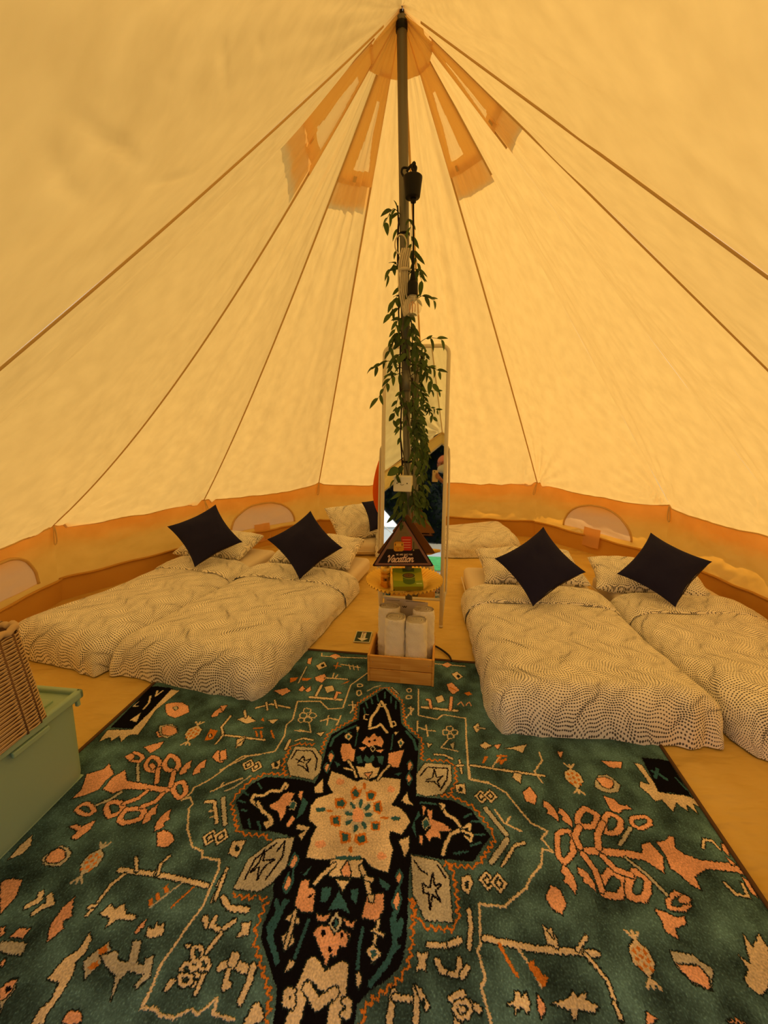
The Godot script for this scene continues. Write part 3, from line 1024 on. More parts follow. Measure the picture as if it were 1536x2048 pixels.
	_m("c",5,[912,190,919,317,977,326,994,303,1063,310,1059,433,1063,531,1111,535])
	_m("c",5,[1061,398,1059,528,1107,533,1147,557,1170,596,1191,628,1224,643,1206,662,1224,688,1203,685,1194,717,1168,745,1154,767,1121,793,1109,805,1062,807,1059,870,1053,877,1063,913,1055,924,1067,967])
	_m("c",9,[538,849,447,844,394,845,346,847])
	_m("c",6,[382,844,362,821])
	_m("c",6,[424,844,421,825,429,808])
	_m("c",6,[421,825,429,844])
	_m("c",6,[362,853,350,874,349,906,346,925])
	_m("c",6,[350,909,339,914])
	_m("c",7,[492,478,365,476,344,448,348,400])
	_m("c",6,[365,476,362,510])
	_m("c",0,[412,486,434,477,438,505,425,516])
	_m("c",10,[1066,859,1148,862,1255,854])
	_m("c",6,[1223,854,1244,832])
	_m("c",6,[1234,857,1259,888,1262,933])
	_m("c",6,[1259,915,1262,931])
	_m("c",0,[1172,824,1193,840,1191,856,1174,852])
	_m("c",0,[1179,832,1187,827,1187,843])
	_m("c",7,[1067,485,1162,490,1251,493])
	_m("c",5,[1228,483,1257,444,1255,416])
	_m("c",5,[1230,485,1241,515])
	_m("c",0,[1177,492,1194,496,1187,525,1169,509])
	_m("c",0,[1162,415,1227,391,1210,423,1190,415])
	_m("p",0,[164,685,160,651,175,626,205,655,262,657,315,658,337,661,325,674,273,671,216,677,196,692])
	_m("p",9,[192,587,194,596,181,597,168,597,156,588,155,579,157,570,172,573,185,577,195,587])
	_m("p",11,[256,603,261,618,247,619,232,616,216,603,213,590,213,577,230,579,246,589,261,604])
	_m("p",0,[226,603,231,594,248,606,246,617])
	_m("p",12,[303,594,308,610,294,611,279,608,263,594,260,579,259,565,276,569,293,579,307,595])
	_m("p",11,[371,663,371,674,365,681,350,673,336,662,330,648,337,642,347,638,361,650,371,663])
	_m("p",12,[250,723,255,735,246,741,235,746,220,737,210,726,207,713,221,712,236,712,250,723])
	_m("p",12,[307,728,311,741,296,750,280,757,265,752,261,740,261,726,279,721,296,719,310,727])
	_m("p",9,[187,739,189,748,176,751,161,748,145,742,146,734,150,726,165,726,179,732,192,740])
	_m("p",11,[282,649,258,610])
	_m("p",12,[323,653,305,614])
	_m("s",7,[233,651,195,605])
	_m("p",11,[275,675,268,695,245,712])
	_m("p",11,[318,676,315,697,292,714])
	_m("s",8,[214,686,204,706,184,725])
	_m("p",0,[111,719,112,693,87,651,118,631,118,613,139,629,156,641,151,662,154,687,136,704])
	_m("p",0,[141,587,151,573,169,583,168,600])
	_m("p",0,[1272,671,1315,666,1366,663,1410,664,1417,644,1435,637,1449,667,1434,700,1408,679,1352,679,1285,683])
	_m("p",13,[1340,603,1326,618,1311,620,1296,620,1298,603,1307,588,1323,574,1335,579,1346,586,1339,603])
	_m("p",12,[1388,611,1373,625,1360,629,1348,627,1353,609,1361,591,1376,579,1387,584,1395,592,1386,610])
	_m("p",9,[1458,593,1444,601,1428,608,1418,603,1416,595,1422,584,1439,579,1455,576,1461,583,1455,593])
	_m("p",11,[1269,679,1255,695,1241,707,1233,696,1236,674,1243,648,1258,637,1271,636,1276,652,1266,677])
	_m("p",13,[1342,742,1329,757,1313,758,1300,757,1299,742,1311,727,1327,712,1341,717,1349,726,1345,742])
	_m("p",13,[1386,739,1372,755,1359,756,1347,755,1352,737,1363,720,1379,704,1388,711,1395,719,1386,739])
	_m("p",8,[1452,753,1439,762,1426,764,1413,764,1415,754,1423,745,1437,736,1448,739,1458,742,1451,752])
	_m("p",0,[1457,746,1451,752,1443,753,1437,752,1435,748,1442,742,1450,737,1457,738,1460,741])
	_m("p",13,[1283,669,1280,645,1297,623])
	_m("p",13,[1322,666,1329,638,1351,606])
	_m("s",8,[1370,652,1408,610])
	_m("p",12,[1285,684,1299,715,1299,749])
	_m("p",12,[1324,683,1341,707,1366,713])
	_m("s",7,[1371,680,1399,708,1419,741])
	_m("p",0,[1451,635,1472,629,1484,617,1493,619,1483,643,1495,654,1517,662,1542,662,1593,661,1597,677,1560,678,1525,679,1491,699,1490,723,1477,718,1464,699,1452,689,1455,664])
	_m("p",0,[1595,629,1593,637,1588,642,1585,638,1583,633,1586,623,1590,616,1594,613,1596,621])
	_m("p",0,[1586,682,1595,689,1592,720,1583,713])
	_m("p",0,[1579,647,1592,658,1580,663])
	_m("c",6,[1543,703,1551,722,1572,723,1577,699])
	_m("c",6,[1542,635,1555,615,1571,615,1576,632])
	_m("p",0,[412,554,415,568,403,569,391,565,377,555,377,542,379,531,393,532,405,542])
	_m("p",0,[327,622,338,610,332,601,340,595,333,586,329,572,320,584,318,602,321,614])
	_m("p",0,[360,617,372,605,367,595,376,589,370,579,366,564,356,576,352,595,355,609])
	_m("p",0,[324,753,335,741,329,732,337,726,331,717,326,703,318,715,315,732,319,745])
	_m("p",0,[363,765,375,751,368,742,377,734,369,725,364,709,355,723,352,743,357,757])
	_m("p",0,[418,779,414,789,404,794,389,792,379,779,370,767,377,759,392,760,408,766])
	_m("p",0,[164,781,176,773,192,777,211,759,217,780,207,805,192,803,193,787])
	_m("p",0,[169,549,186,537,212,522,214,546,203,566])
	_m("p",0,[165,494,174,469,210,464,221,497,208,508,185,510])
	_m("s",0,[230,487,222,500,211,510,187,502,170,488,158,469,174,461,192,457,216,469])
	_m("p",0,[226,486,220,496,208,501,190,499,179,486,170,473,179,464,196,466,215,471])
	_m("p",0,[211,402,198,419,183,432,152,423,131,403,114,379,136,367,161,364,192,377])
	_m("s",0,[166,392,165,397,162,400,156,396,150,393,148,388,152,385,156,383,162,388])
	_m("p",0,[292,415,308,405,304,393,316,388,311,376,311,358,297,369,288,388,288,404])
	_m("c",0,[270,450,253,468,254,490,278,513,296,485,291,464])
	_m("o",0,[284,475,279,470,283,464,288,469])
	_m("o",0,[273,471,268,466,272,460,277,465])
	_m("o",0,[263,478,258,473,262,466,267,472])
	_m("o",0,[286,489,281,484,285,478,290,483])
	_m("o",0,[275,485,270,480,273,474,278,479])
	_m("o",0,[265,492,259,486,263,480,268,485])
	_m("o",0,[288,503,283,498,286,492,291,497])
	_m("o",0,[276,499,271,494,275,488,280,493])
	_m("o",0,[266,505,261,500,265,494,270,499])
	_m("c",5,[270,450,281,435])
	_m("c",5,[270,450,269,436])
	_m("c",5,[270,450,256,438])
	_m("c",5,[278,513,292,525])
	_m("c",5,[278,513,280,527])
	_m("c",5,[278,513,267,528])
	_m("s",0,[275,814,260,828,259,848,279,868,296,845,292,826])
	_m("o",0,[286,836,282,831,285,826,289,830])
	_m("o",0,[276,832,272,827,275,822,280,827])
	_m("o",0,[267,837,263,833,267,827,271,832])
	_m("o",0,[287,848,283,843,286,838,290,842])
	_m("o",0,[277,844,273,839,276,834,281,839])
	_m("o",0,[268,849,264,844,268,839,272,844])
	_m("o",0,[288,859,284,855,287,850,291,854])
	_m("o",0,[278,856,274,851,277,846,282,851])
	_m("o",0,[269,861,265,856,269,851,273,856])
	_m("s",5,[275,814,285,801])
	_m("s",5,[275,814,274,802])
	_m("s",5,[275,814,263,803])
	_m("s",5,[279,868,291,879])
	_m("s",5,[279,868,280,880])
	_m("s",5,[279,868,269,881])
	_m("o",0,[323,505,315,459,341,463,344,496])
	_m("c",0,[335,486,334,489,333,491,329,489,326,486,324,481,326,479,328,479,332,482])
	_m("s",0,[221,831,224,844,219,858,200,860,181,859,170,848,175,834,185,821,205,823])
	_m("p",0,[209,834,216,843,209,852,196,854,182,854,177,844,176,834,185,826,199,828])
	_m("c",0,[102,861,98,831,102,810,120,828,120,846])
	_m("p",0,[132,901,140,892,169,890,186,918,186,946])
	_m("c",10,[223,928,236,917,228,906])
	_m("c",10,[246,936,253,924,265,918,248,908])
	_m("p",0,[311,969,321,950,311,940,320,930,309,920,298,903,291,922,293,945,302,961])
	_m("p",0,[454,939,460,934,458,930,463,928,460,923,460,916,455,921,452,928,452,935])
	_m("c",0,[367,921,375,903,389,911,400,898,413,912,440,915,433,921,407,923,395,938,392,923])
	_m("c",0,[475,940,470,925,483,928,480,917,489,922,496,916,503,933,491,939])
	_m("s",0,[396,984,406,969,417,955,433,970,424,985,417,1006])
	_m("o",0,[407,969,418,958,427,971,419,974])
	_m("o",0,[407,992,419,980,426,987,419,993])
	_m("s",0,[418,974,441,964,452,976,471,976,458,948,473,946,485,974,500,976,496,967,507,962,520,987,509,1003,502,1002,508,986,479,986,473,998,479,1023,464,995,437,985])
	_m("c",0,[380,1062,377,1046,385,1033,378,1013,356,1014,361,985,374,973,373,948,384,957,389,976,383,986,392,1003,395,1027,393,1049,398,1059])
	_m("p",0,[208,964,215,961,225,972,222,976])
	_m("p",0,[239,973,242,960,263,958,263,972])
	_m("s",0,[229,982,253,978,278,977,284,993,258,994,241,992])
	_m("s",0,[296,1037,298,1022,308,1020,317,1032,316,1048,322,1059])
	_m("p",0,[292,1034,297,1025,307,1021,313,1033,312,1043,305,1045])
	_m("k",0,[310,1035,308,1036,306,1036,302,1035,301,1032,300,1030,303,1029,306,1030,310,1032])
	_m("p",0,[448,1044,452,1049,443,1053,434,1055,424,1053,423,1048,423,1042,433,1039,442,1040])
	_m("p",0,[260,1008,260,999,269,1009])
	_m("o",0,[442,888,444,882,456,894,448,898])
	_m("o",0,[447,878,450,872,463,882,457,887])
	_m("o",0,[455,864,459,858,471,869,465,873])
	_m("s",4,[452,899,469,875,485,852])
	_m("o",4,[492,891,513,855])
	_m("s",5,[464,648,481,636,507,597])
	_m("c",5,[430,655,459,629,489,607])
	_m("c",5,[447,641,448,626])
	_m("c",8,[434,681,454,678,488,726])
	_m("c",5,[456,702,472,700])
	_m("c",5,[466,716,478,712])
	_m("s",10,[470,667,508,727])
	_m("c",0,[474,760,491,741,508,760,491,779])
	_m("d",3,[483,760,491,750,499,760,491,770,483,760])
	_m("c",0,[497,755,514,736,531,755,514,774])
	_m("d",3,[506,755,514,745,522,755,514,765,506,755])
	_m("c",0,[548,786,544,761,571,755,571,779,570,792])
	_m("d",0,[567,775,566,778,563,779,559,779,556,774,555,770,556,767,560,768,564,770])
	_m("c",7,[560,815,564,844,562,871])
	_m("c",7,[560,828,558,844])
	_m("c",10,[581,867,601,878,632,875])
	_m("c",9,[563,899,573,910])
	_m("c",8,[582,896,581,909,603,913,619,896])
	_m("c",7,[605,916,592,950])
	_m("c",0,[634,919,638,904,633,897,649,893,653,912])
	_m("c",0,[550,941,562,937,560,944])
	_m("c",6,[590,951,588,956,585,961,577,957,571,951,567,943,572,941,577,939,585,944,589,951])
	_m("c",6,[607,961,608,966,602,967,595,966,589,962,590,957,592,953,599,953,604,957,609,961])
	_m("c",6,[584,971,584,976,577,977,570,976,564,972,565,968,567,963,574,964,581,967,586,971])
	_m("c",6,[605,981,605,985,598,986,591,985,586,982,587,978,589,975,597,975,603,977,607,981])
	_m("c",6,[591,983,587,987,582,989,574,988,570,984,567,980,573,978,580,977,588,979,588,983])
	_m("c",5,[592,963,592,966,586,967,581,966,576,964,577,960,579,957,585,958,590,960,593,963])
	_m("c",7,[605,996,606,973])
	_m("c",0,[552,999,555,984,566,985,562,994,558,1000])
	_m("c",12,[628,960,641,952,683,958])
	_m("c",8,[641,952,641,941,649,942,647,956])
	_m("c",9,[643,963,647,982,653,979])
	_m("c",10,[681,951,683,970,680,994])
	_m("c",14,[703,1017,708,999,716,1006])
	_m("c",7,[566,868,561,827])
	_m("c",10,[579,864,599,878,633,877])
	_m("c",8,[969,882,1005,878])
	_m("c",0,[949,895,958,896,970,892,965,906,967,918,959,916,950,919,954,907])
	_m("c",9,[984,901,993,915,1006,915])
	_m("c",10,[917,950,915,966,914,986])
	_m("c",8,[918,956,951,955])
	_m("c",9,[950,940,954,953,953,980])
	_m("c",0,[949,938,959,939,975,960,968,965])
	_m("d",0,[967,956,966,960,963,960,961,959,959,956,961,954,962,951,965,951,966,954])
	_m("p",0,[1232,565,1228,583,1238,589,1232,599,1243,605,1254,617,1257,601,1252,582,1242,570])
	_m("p",0,[1264,580,1258,595,1267,601,1261,610,1271,616,1280,628,1284,613,1280,596,1272,585])
	_m("p",0,[1238,711,1229,726,1237,735,1230,743,1239,751,1246,765,1253,750,1252,731,1246,718])
	_m("p",0,[1266,711,1263,726,1272,731,1268,740,1277,744,1287,754,1289,740,1283,724,1274,715])
	_m("p",0,[1188,549,1208,531,1220,556,1210,579,1190,574])
	_m("p",0,[1188,779,1203,755,1219,760,1224,784,1211,804,1195,795])
	_m("p",0,[1379,532,1401,539,1407,552,1425,552,1433,561,1409,565,1400,576,1382,571])
	_m("p",0,[1384,770,1402,772,1417,779,1433,775,1429,788,1406,796,1403,813,1387,805,1388,787])
	_m("s",0,[1420,515,1399,522,1381,520,1367,509,1376,489,1389,472,1411,467,1423,479,1432,495])
	_m("p",0,[1410,504,1400,510,1387,506,1383,495,1381,483,1393,477,1406,476,1418,483,1416,495])
	_m("c",0,[1324,459,1305,474,1302,496,1323,521,1345,496,1343,474])
	_m("o",0,[1334,485,1330,479,1335,474,1339,479])
	_m("o",0,[1324,480,1320,474,1324,469,1328,474])
	_m("o",0,[1313,485,1309,479,1313,473,1318,479])
	_m("o",0,[1334,499,1330,493,1334,487,1339,493])
	_m("o",0,[1324,494,1319,488,1324,482,1328,488])
	_m("o",0,[1313,498,1309,493,1313,487,1317,493])
	_m("o",0,[1334,512,1330,507,1334,501,1338,507])
	_m("o",0,[1323,507,1319,502,1324,496,1328,502])
	_m("o",0,[1313,512,1309,506,1313,501,1317,507])
	_m("c",5,[1324,459,1337,445])
	_m("c",5,[1324,459,1324,445])
	_m("c",5,[1324,459,1312,445])
	_m("c",5,[1323,521,1336,535])
	_m("c",5,[1323,521,1323,535])
	_m("c",5,[1323,521,1311,535])
	_m("c",0,[1327,824,1312,837,1310,856,1329,876,1346,854,1343,836])
	_m("o",0,[1337,845,1333,841,1336,836,1340,841])
	_m("o",0,[1328,841,1324,837,1327,832,1331,837])
	_m("o",0,[1319,846,1315,841,1319,836,1323,841])
	_m("o",0,[1337,857,1333,852,1337,847,1341,852])
	_m("o",0,[1328,853,1324,848,1328,844,1332,848])
	_m("o",0,[1319,857,1316,853,1319,848,1323,853])
	_m("o",0,[1337,868,1334,864,1337,859,1341,864])
	_m("o",0,[1328,864,1325,860,1328,855,1332,860])
	_m("o",0,[1320,869,1316,864,1319,859,1323,864])
	_m("c",5,[1327,824,1337,812])
	_m("c",5,[1327,824,1327,812])
	_m("c",5,[1327,824,1316,812])
	_m("c",5,[1329,876,1340,887])
	_m("c",5,[1329,876,1329,887])
	_m("c",5,[1329,876,1319,888])
	_m("s",0,[1380,832,1415,833,1437,850,1418,878,1396,874,1379,853])
	_m("p",0,[1381,850,1417,848,1424,863,1417,877,1393,870])
	_m("c",0,[1521,789,1524,808,1549,785,1549,807,1510,863,1492,874,1481,863,1481,855,1495,842,1493,823,1504,833])
	_m("p",0,[1413,422,1467,418,1456,440,1427,441])
	_m("p",0,[1304,406,1321,404,1308,430])
	_m("c",5,[1114,606,1131,637,1167,651])
	_m("c",5,[1136,636,1147,620])
	_m("s",11,[1093,606,1132,663])
	_m("s",11,[1132,675,1093,727])
	_m("c",6,[1167,677,1146,686,1114,731])
	_m("c",5,[1140,691,1155,680])
	_m("c",0,[1069,576,1086,557,1103,576,1086,595])
	_m("d",3,[1078,576,1086,566,1094,576,1086,586,1078,576])
	_m("c",0,[1091,571,1108,552,1125,571,1108,590])
	_m("d",3,[1100,571,1108,561,1116,571,1108,581,1100,571])
	_m("c",0,[1064,764,1081,745,1098,764,1081,783])
	_m("d",3,[1073,764,1081,754,1089,764,1081,774,1073,764])
	_m("c",0,[1086,765,1103,746,1120,765,1103,784])
	_m("d",3,[1095,765,1103,755,1111,765,1103,775,1095,765])
	_m("c",0,[1025,551,1048,545,1049,574,1027,571])
	_m("d",0,[1042,564,1040,569,1036,569,1033,569,1032,564,1034,560,1036,555,1040,557,1042,559])
	_m("c",0,[1031,764,1048,758,1053,772,1042,794,1030,786])
	_m("d",0,[1044,777,1043,783,1040,784,1038,781,1036,777,1038,772,1040,768,1043,768,1044,773])
	_m("c",8,[1042,820,1044,845,1039,876])
	_m("c",6,[1038,472,1042,514])
	_m("c",6,[1029,493,1046,488])
	_m("c",11,[1007,876,1023,868])
	_m("c",9,[1006,916,1020,914,1022,895])
	_m("c",9,[1025,916,1035,903])
	_m("o",6,[1092,865,1103,886,1114,902])
	_m("c",5,[1119,863,1137,884,1151,911])
	_m("o",0,[1134,884,1148,878,1145,885,1153,888,1154,895,1165,898,1154,912,1145,902,1137,892])
	_m("o",5,[1100,473,1112,451])
	_m("o",7,[1136,465,1150,442])
	_m("o",7,[1146,468,1161,451])
	_m("c",4,[1123,483,1150,438])
	_m("c",0,[1093,940,1107,933,1107,922,1115,922,1117,930,1125,920,1129,933,1123,946,1115,939,1103,949,1106,940])
	_m("p",0,[1142,922,1149,927,1151,937,1143,949,1140,939])
	_m("c",0,[1162,930,1193,917,1199,909,1203,916,1221,907,1215,918,1233,922,1226,930,1202,930,1191,945,1189,932])
	_m("p",0,[1304,918,1317,925,1299,933])
	_m("p",0,[1420,913,1436,908,1447,912])
	_m("c",9,[1006,946,1025,936,1028,945,1050,952])
	_m("c",9,[1015,972,1018,951,1030,961])
	_m("c",6,[1036,956,1031,962,1022,965,1016,962,1011,957,1014,951,1022,947,1031,945,1036,950,1036,956])
	_m("c",0,[1100,412,1113,399,1129,412,1110,426])
	_m("p",0,[1135,407,1156,399,1144,421])
	_m("s",0,[1014,420,1026,411,1022,442])
	_m("c",0,[491,568,508,549,525,568,508,587])
	_m("d",3,[500,568,508,558,516,568,508,578,500,568])
	_m("c",0,[468,565,485,546,502,565,485,584])
	_m("d",3,[477,565,485,555,493,565,485,575,477,565])
	_m("c",0,[543,554,563,538,571,565,555,570])
	_m("d",0,[563,555,562,560,559,561,555,560,553,555,551,549,552,545,556,547,560,549])
	_m("c",0,[630,433,653,422,647,442])
	_m("c",0,[947,425,965,426,955,442])
	_m("c",6,[580,469,598,456,627,459])
	_m("c",7,[563,468,563,503])
	_m("c",6,[971,462,999,461,1019,471])
	_m("c",4,[586,347,581,353,575,356,566,355,562,347,560,339,566,334,574,335,583,338,584,347])
	_m("c",4,[608,365,606,372,598,373,590,372,585,365,586,358,590,351,598,353,606,357,609,365])
	_m("c",4,[580,369,578,376,570,377,561,377,557,369,557,362,561,355,569,357,577,361,580,369])
	_m("c",4,[600,384,598,391,590,392,581,392,577,384,577,377,581,371,590,373,597,376,600,384])
	_m("c",4,[579,389,575,394,571,398,565,394,560,389,559,382,564,380,570,378,576,382,577,389])
	_m("c",4,[594,392,613,432,576,426])
	_m("c",4,[564,431,590,431])
	_m("c",5,[627,383,652,367,682,371,679,392])
	_m("c",5,[645,356,651,396])
	_m("c",5,[683,351,681,391])
	_m("c",4,[1024,362,1018,368,1012,372,1006,368,1004,362,1005,354,1012,351,1018,350,1023,355,1022,362])
	_m("c",4,[1037,376,1031,381,1025,385,1020,382,1018,375,1018,368,1025,364,1032,363,1037,368,1035,375])
	_m("c",4,[1013,379,1007,385,1001,387,994,386,994,379,994,371,1000,367,1007,368,1013,371,1011,379])
	_m("c",4,[1026,392,1021,397,1014,400,1008,399,1007,392,1008,384,1014,380,1020,381,1026,384,1024,391])
	_m("c",4,[1013,398,989,436,1035,443])
	_m("c",5,[918,342,920,385])
	_m("c",5,[919,366,950,377,972,375])
	_m("c",5,[944,355,951,399])
	_m("c",0,[1083,343,1098,325,1105,348,1090,365])
	_m("s",6,[1097,345,1116,346])
	_m("c",10,[561,281,667,280])
	_m("c",9,[579,272,582,217])
	_m("p",9,[645,276,644,245,656,247])
	_m("c",0,[593,223,619,212,633,236,611,253])
	_m("c",10,[929,279,1038,280])
	_m("p",9,[957,279,951,240,942,241])
	_m("p",10,[1017,277,1022,217])
	_m("c",0,[969,224,991,211,1000,237,978,253])
	_m("p",0,[1007,150,1026,140,1050,177,1027,202,1014,182])
	_m("o",5,[1018,167,1036,179])
	_m("p",0,[545,176,573,152,589,174,578,203,555,194])
	_m("c",7,[584,174,662,171])
	_m("c",5,[608,171,606,143])
	_m("c",5,[618,170,622,149])
	_m("o",0,[647,201,673,174,667,190])
	_m("o",0,[498,187,536,181,527,198,508,201])
	_m("c",0,[528,107,551,77,570,106,546,131])
	_m("d",0,[545,101,552,91,560,105,552,113])
	_m("c",0,[1024,88,1044,73,1065,99,1043,122])
	_m("d",0,[1041,98,1049,89,1055,100,1048,111])
	_m("o",5,[594,98,620,99])
	_m("o",5,[606,114,603,75])
	_m("c",5,[617,86,633,88,692,97])
	_m("c",4,[647,82,659,111])
	_m("c",4,[663,84,674,113])
	_m("c",4,[679,84,689,111])
	_m("p",0,[562,39,578,17,604,33,589,58])
	_m("c",5,[530,43,568,43,705,33])
	_m("c",5,[526,20,530,43])
	_m("p",0,[990,38,1011,13,1028,33,1010,53])
	_m("c",5,[965,33,1075,35])
	_m("p",0,[512,253,517,226,532,243,525,258])
	_m("p",0,[534,250,546,226,555,247,545,259])
	_m("p",4,[1041,251,1052,236,1060,255])
	_m("p",4,[1067,250,1078,232,1084,251])
	_m("o",0,[1063,190,1082,180,1090,193,1076,202])
	_m("s",6,[498,214,496,120])
	_m("s",5,[743,224,760,203,782,189])
	_m("s",6,[822,195,847,224])
	_m("c",5,[722,200,718,205,712,207,706,207,704,201,703,194,708,190,714,191,721,194,721,200])
	_m("c",5,[727,242,723,248,719,253,713,248,710,240,708,230,713,226,719,225,724,232,725,241])
	_m("c",5,[889,203,886,208,881,212,876,208,873,203,874,195,879,193,885,191,888,196,889,203])
	_m("c",5,[893,238,888,243,883,245,876,244,875,238,875,231,880,227,886,228,892,231,891,238])
	_m("c",5,[697,302,718,296,709,335])
	_m("c",5,[704,282,715,325])
	_m("c",5,[886,289,903,289,883,332])
	_m("c",5,[892,281,897,318])
	_m("p",0,[484,68,497,57,506,102,492,99])
	_m("o",0,[460,192,487,184,484,204,470,218])
	_m("p",0,[431,267,467,247,488,259,469,287])
	_m("c",7,[409,355,449,331,515,340])
	_m("c",6,[430,325,448,358])
	_m("c",6,[453,312,474,346])
	_m("p",0,[292,362,313,355,314,386])
	_m("c",0,[374,411,400,390,434,410,411,425])
	_m("c",7,[379,372,396,399])
	_m("c",0,[467,402,499,393,490,414])
	_m("o",0,[447,404,450,392,461,410])
	_m("o",6,[442,440,466,433])
	_m("o",6,[453,450,464,467])
	_m("o",6,[467,448,479,469])
	_m("o",5,[495,441,515,467])
	_m("c",0,[421,512,434,482,435,507])
	_m("p",0,[388,534,400,525,419,555,405,564])
	_m("o",4,[1099,473,1108,452])
	_m("o",6,[1141,444,1164,441])
	_m("o",6,[1144,460,1160,455])
	_m("c",0,[1096,414,1111,398,1130,409,1108,423])

# ---------------------------------------------------------------- beds
# footprint frame: origin at the middle of the foot end on the floor, -z towards the head
func bed_frame(foot: Vector3, head_dir: Vector3) -> Transform3D:
	var z := -head_dir.normalized()
	return Transform3D(Basis(Vector3.UP.cross(z).normalized(), Vector3.UP, z), foot)

func duvet_mesh(w: float, l: float, h: float, sd: int, head_h := 0.17) -> ArrayMesh:
	var wr := noise(sd, 0.9, 4)
	var fine := noise(sd + 1, 4.0, 3)
	var au := [0.0]
	for k in 64:
		var p0 := Vector2(-spow(cos(PI * k / 64.0), 0.42) * w * 0.5, pow(maxf(sin(PI * k / 64.0), 0.0), 0.55) * h)
		var p1 := Vector2(-spow(cos(PI * (k + 1) / 64.0), 0.42) * w * 0.5, pow(maxf(sin(PI * (k + 1) / 64.0), 0.0), 0.55) * h)
		au.append(au[k] + p0.distance_to(p1))
	return sheet(64, 90, func(u: float, v: float) -> Array:
		# along: foot end rolls under
		var q := v
		var z: float
		var e := 1.0
		if q < 0.16:
			var a := (1.0 - q / 0.16) * PI * 0.5
			z = l * 0.09 * (1.0 - sin(a))
			e = pow(cos(a), 0.75)
		elif q > 0.94:
			var a2 := (q - 0.94) / 0.06 * PI * 0.5
			z = l * (0.975 + 0.025 * sin(a2))
			e = pow(maxf(cos(a2), 0.0), 0.6) * 0.8 + 0.2
		else:
			z = lerpf(l * 0.09, l * 0.975, (q - 0.16) / 0.78)
		var hh := lerpf(h, head_h, smoothstep(0.0, 0.6, z / l))
		# across: flat top, puffed sides
		var a3 := PI * u
		var x := -spow(cos(a3), 0.42) * w * 0.5
		var y := pow(maxf(sin(a3), 0.0), 0.55) * hh
		var corner := 1.0 - 0.10 * pow(1.0 - clampf(z / (l * 0.12), 0, 1), 2.0)
		x *= corner
		y *= e
		var big := wr.get_noise_2d(x * 1.6 + sd, z * 1.3)
		var sm := fine.get_noise_2d(x * 0.9, z * 0.7 + sd)
		var top := smoothstep(0.2, 1.0, y / hh)
		y += (big * 0.016 + sm * 0.004) * top
		x += fine.get_noise_2d(z * 1.5, sd * 7.0 + y * 4.0) * 0.012 * (1.0 - top) * signf(x)
		z += fine.get_noise_2d(x * 1.2, sd * 3.0) * 0.03 * (1.0 - smoothstep(0.0, 0.12, z / l))
		var arc: float = au[int(round(u * 64))] + sd * 0.137
		var run := z if q >= 0.16 else l * 0.09 - (1.0 - q / 0.16) * (l * 0.05 + h * 0.85)
		return [Vector3(x, maxf(y, 0.004), -z), Vector2(arc, run)])

func pillow_mesh(w: float, h: float, t: float, sd: int, pinch := 0.10, pw := 0.42) -> ArrayMesh:
	var wr := noise(sd, 1.6, 3)
	var two := []
	for sg in [1.0, -1.0]:
		two.append([sheet(28, 24, func(u: float, v: float) -> Array:
			var a := -cos(u * PI)
			var b := -cos(v * PI)
			if sg < 0:
				a = -a
			var x := a * w * 0.5 * (1.0 - pinch * (1.0 - b * b))
			var y := b * h * 0.5 * (1.0 - pinch * (1.0 - a * a))
			var z := pow(maxf((1.0 - a * a) * (1.0 - b * b), 0.0), pw) * t * 0.5
			z *= 1.0 + 0.28 * wr.get_noise_2d(x * 3.0 + sg * 9.0, y * 3.0)
			return [Vector3(x, y, z * sg), Vector2(x + 0.5, y + 0.5 + sg * 0.3)])])
	return join(two)

func cushion(label: String, at: Vector3, x: Vector3, y: Vector3, size := 0.42, spin := 0.0, zipped := true) -> void:
	var n := x.cross(y).normalized()
	x = x.rotated(n, deg_to_rad(spin))
	y = y.rotated(n, deg_to_rad(spin))
	x = (x.normalized() - n * 0.0).normalized()
	y = n.cross(x).normalized()
	var o := thing("cushion", label, "cushion", Transform3D(Basis(x, y, n), at), "navy cushions on the beds")
	put(o, "cover", pillow_mesh(size, size, 0.17, int(at.x * 50) + 70, 0.13, 0.55), M.navy)
	if zipped:
		put(o, "zip", tube([Vector3(-size * 0.42, -size * 0.47, -0.004), Vector3(0, -size * 0.445, 0.006), Vector3(size * 0.42, -size * 0.47, -0.004)], 0.004, 6), M.zip)

func bed(f: Transform3D, w: float, l: float, fold: float, what: String, h: float, sd: int) -> void:
	var o := thing("mattress", "low mattress in a cream sheet, " + what, "mattress", f, "single mattresses on the tent floor")
	put(o, "mattress_body", rbox(Vector3(w * 0.90, 0.135, l - 0.16), 0.045, 3), M.bed_sheet, spot(Vector3(0, 0.070, -l * 0.5 - 0.08)))
	put(o, "sheet_hem", tube([Vector3(-w * 0.465, 0.05, -l + 0.05), Vector3(-w * 0.467, 0.055, -l * 0.75)], 0.006, 6), M.bed_sheet)
	var d := thing("duvet", "puffy dash-patterned duvet, " + what, "duvet", f, "dotted duvets on the beds")
	put(d, "duvet_body", duvet_mesh(w, fold, h, sd), M.duvet)
	# turned-back band at the head end
	var wr := noise(sd + 5, 2.2, 3)
	put(d, "turned_down_band", sheet(48, 22, func(u: float, v: float) -> Array:
		var a3 := PI * u
		var b := PI * v
		var x := -spow(cos(a3), 0.42) * (w * 0.5 + 0.012)
		var y := pow(maxf(sin(a3), 0.0), 0.55) * (0.18 + 0.028 * pow(maxf(sin(b), 0.0), 0.5))
		var z := fold - 0.13 - cos(b) * 0.15 + wr.get_noise_2d(x * 2.0, 3.0) * 0.02
		y += wr.get_noise_2d(x * 2.0, z * 3.0) * 0.014 * sin(b) * smoothstep(0.05, 0.15, y)
		return [Vector3(x, maxf(y - 0.012, 0.004), -z), Vector2(x + 0.31 + signf(x) * (0.2 - y) * 0.7, z * 1.0 + 0.17)]), M.duvet)

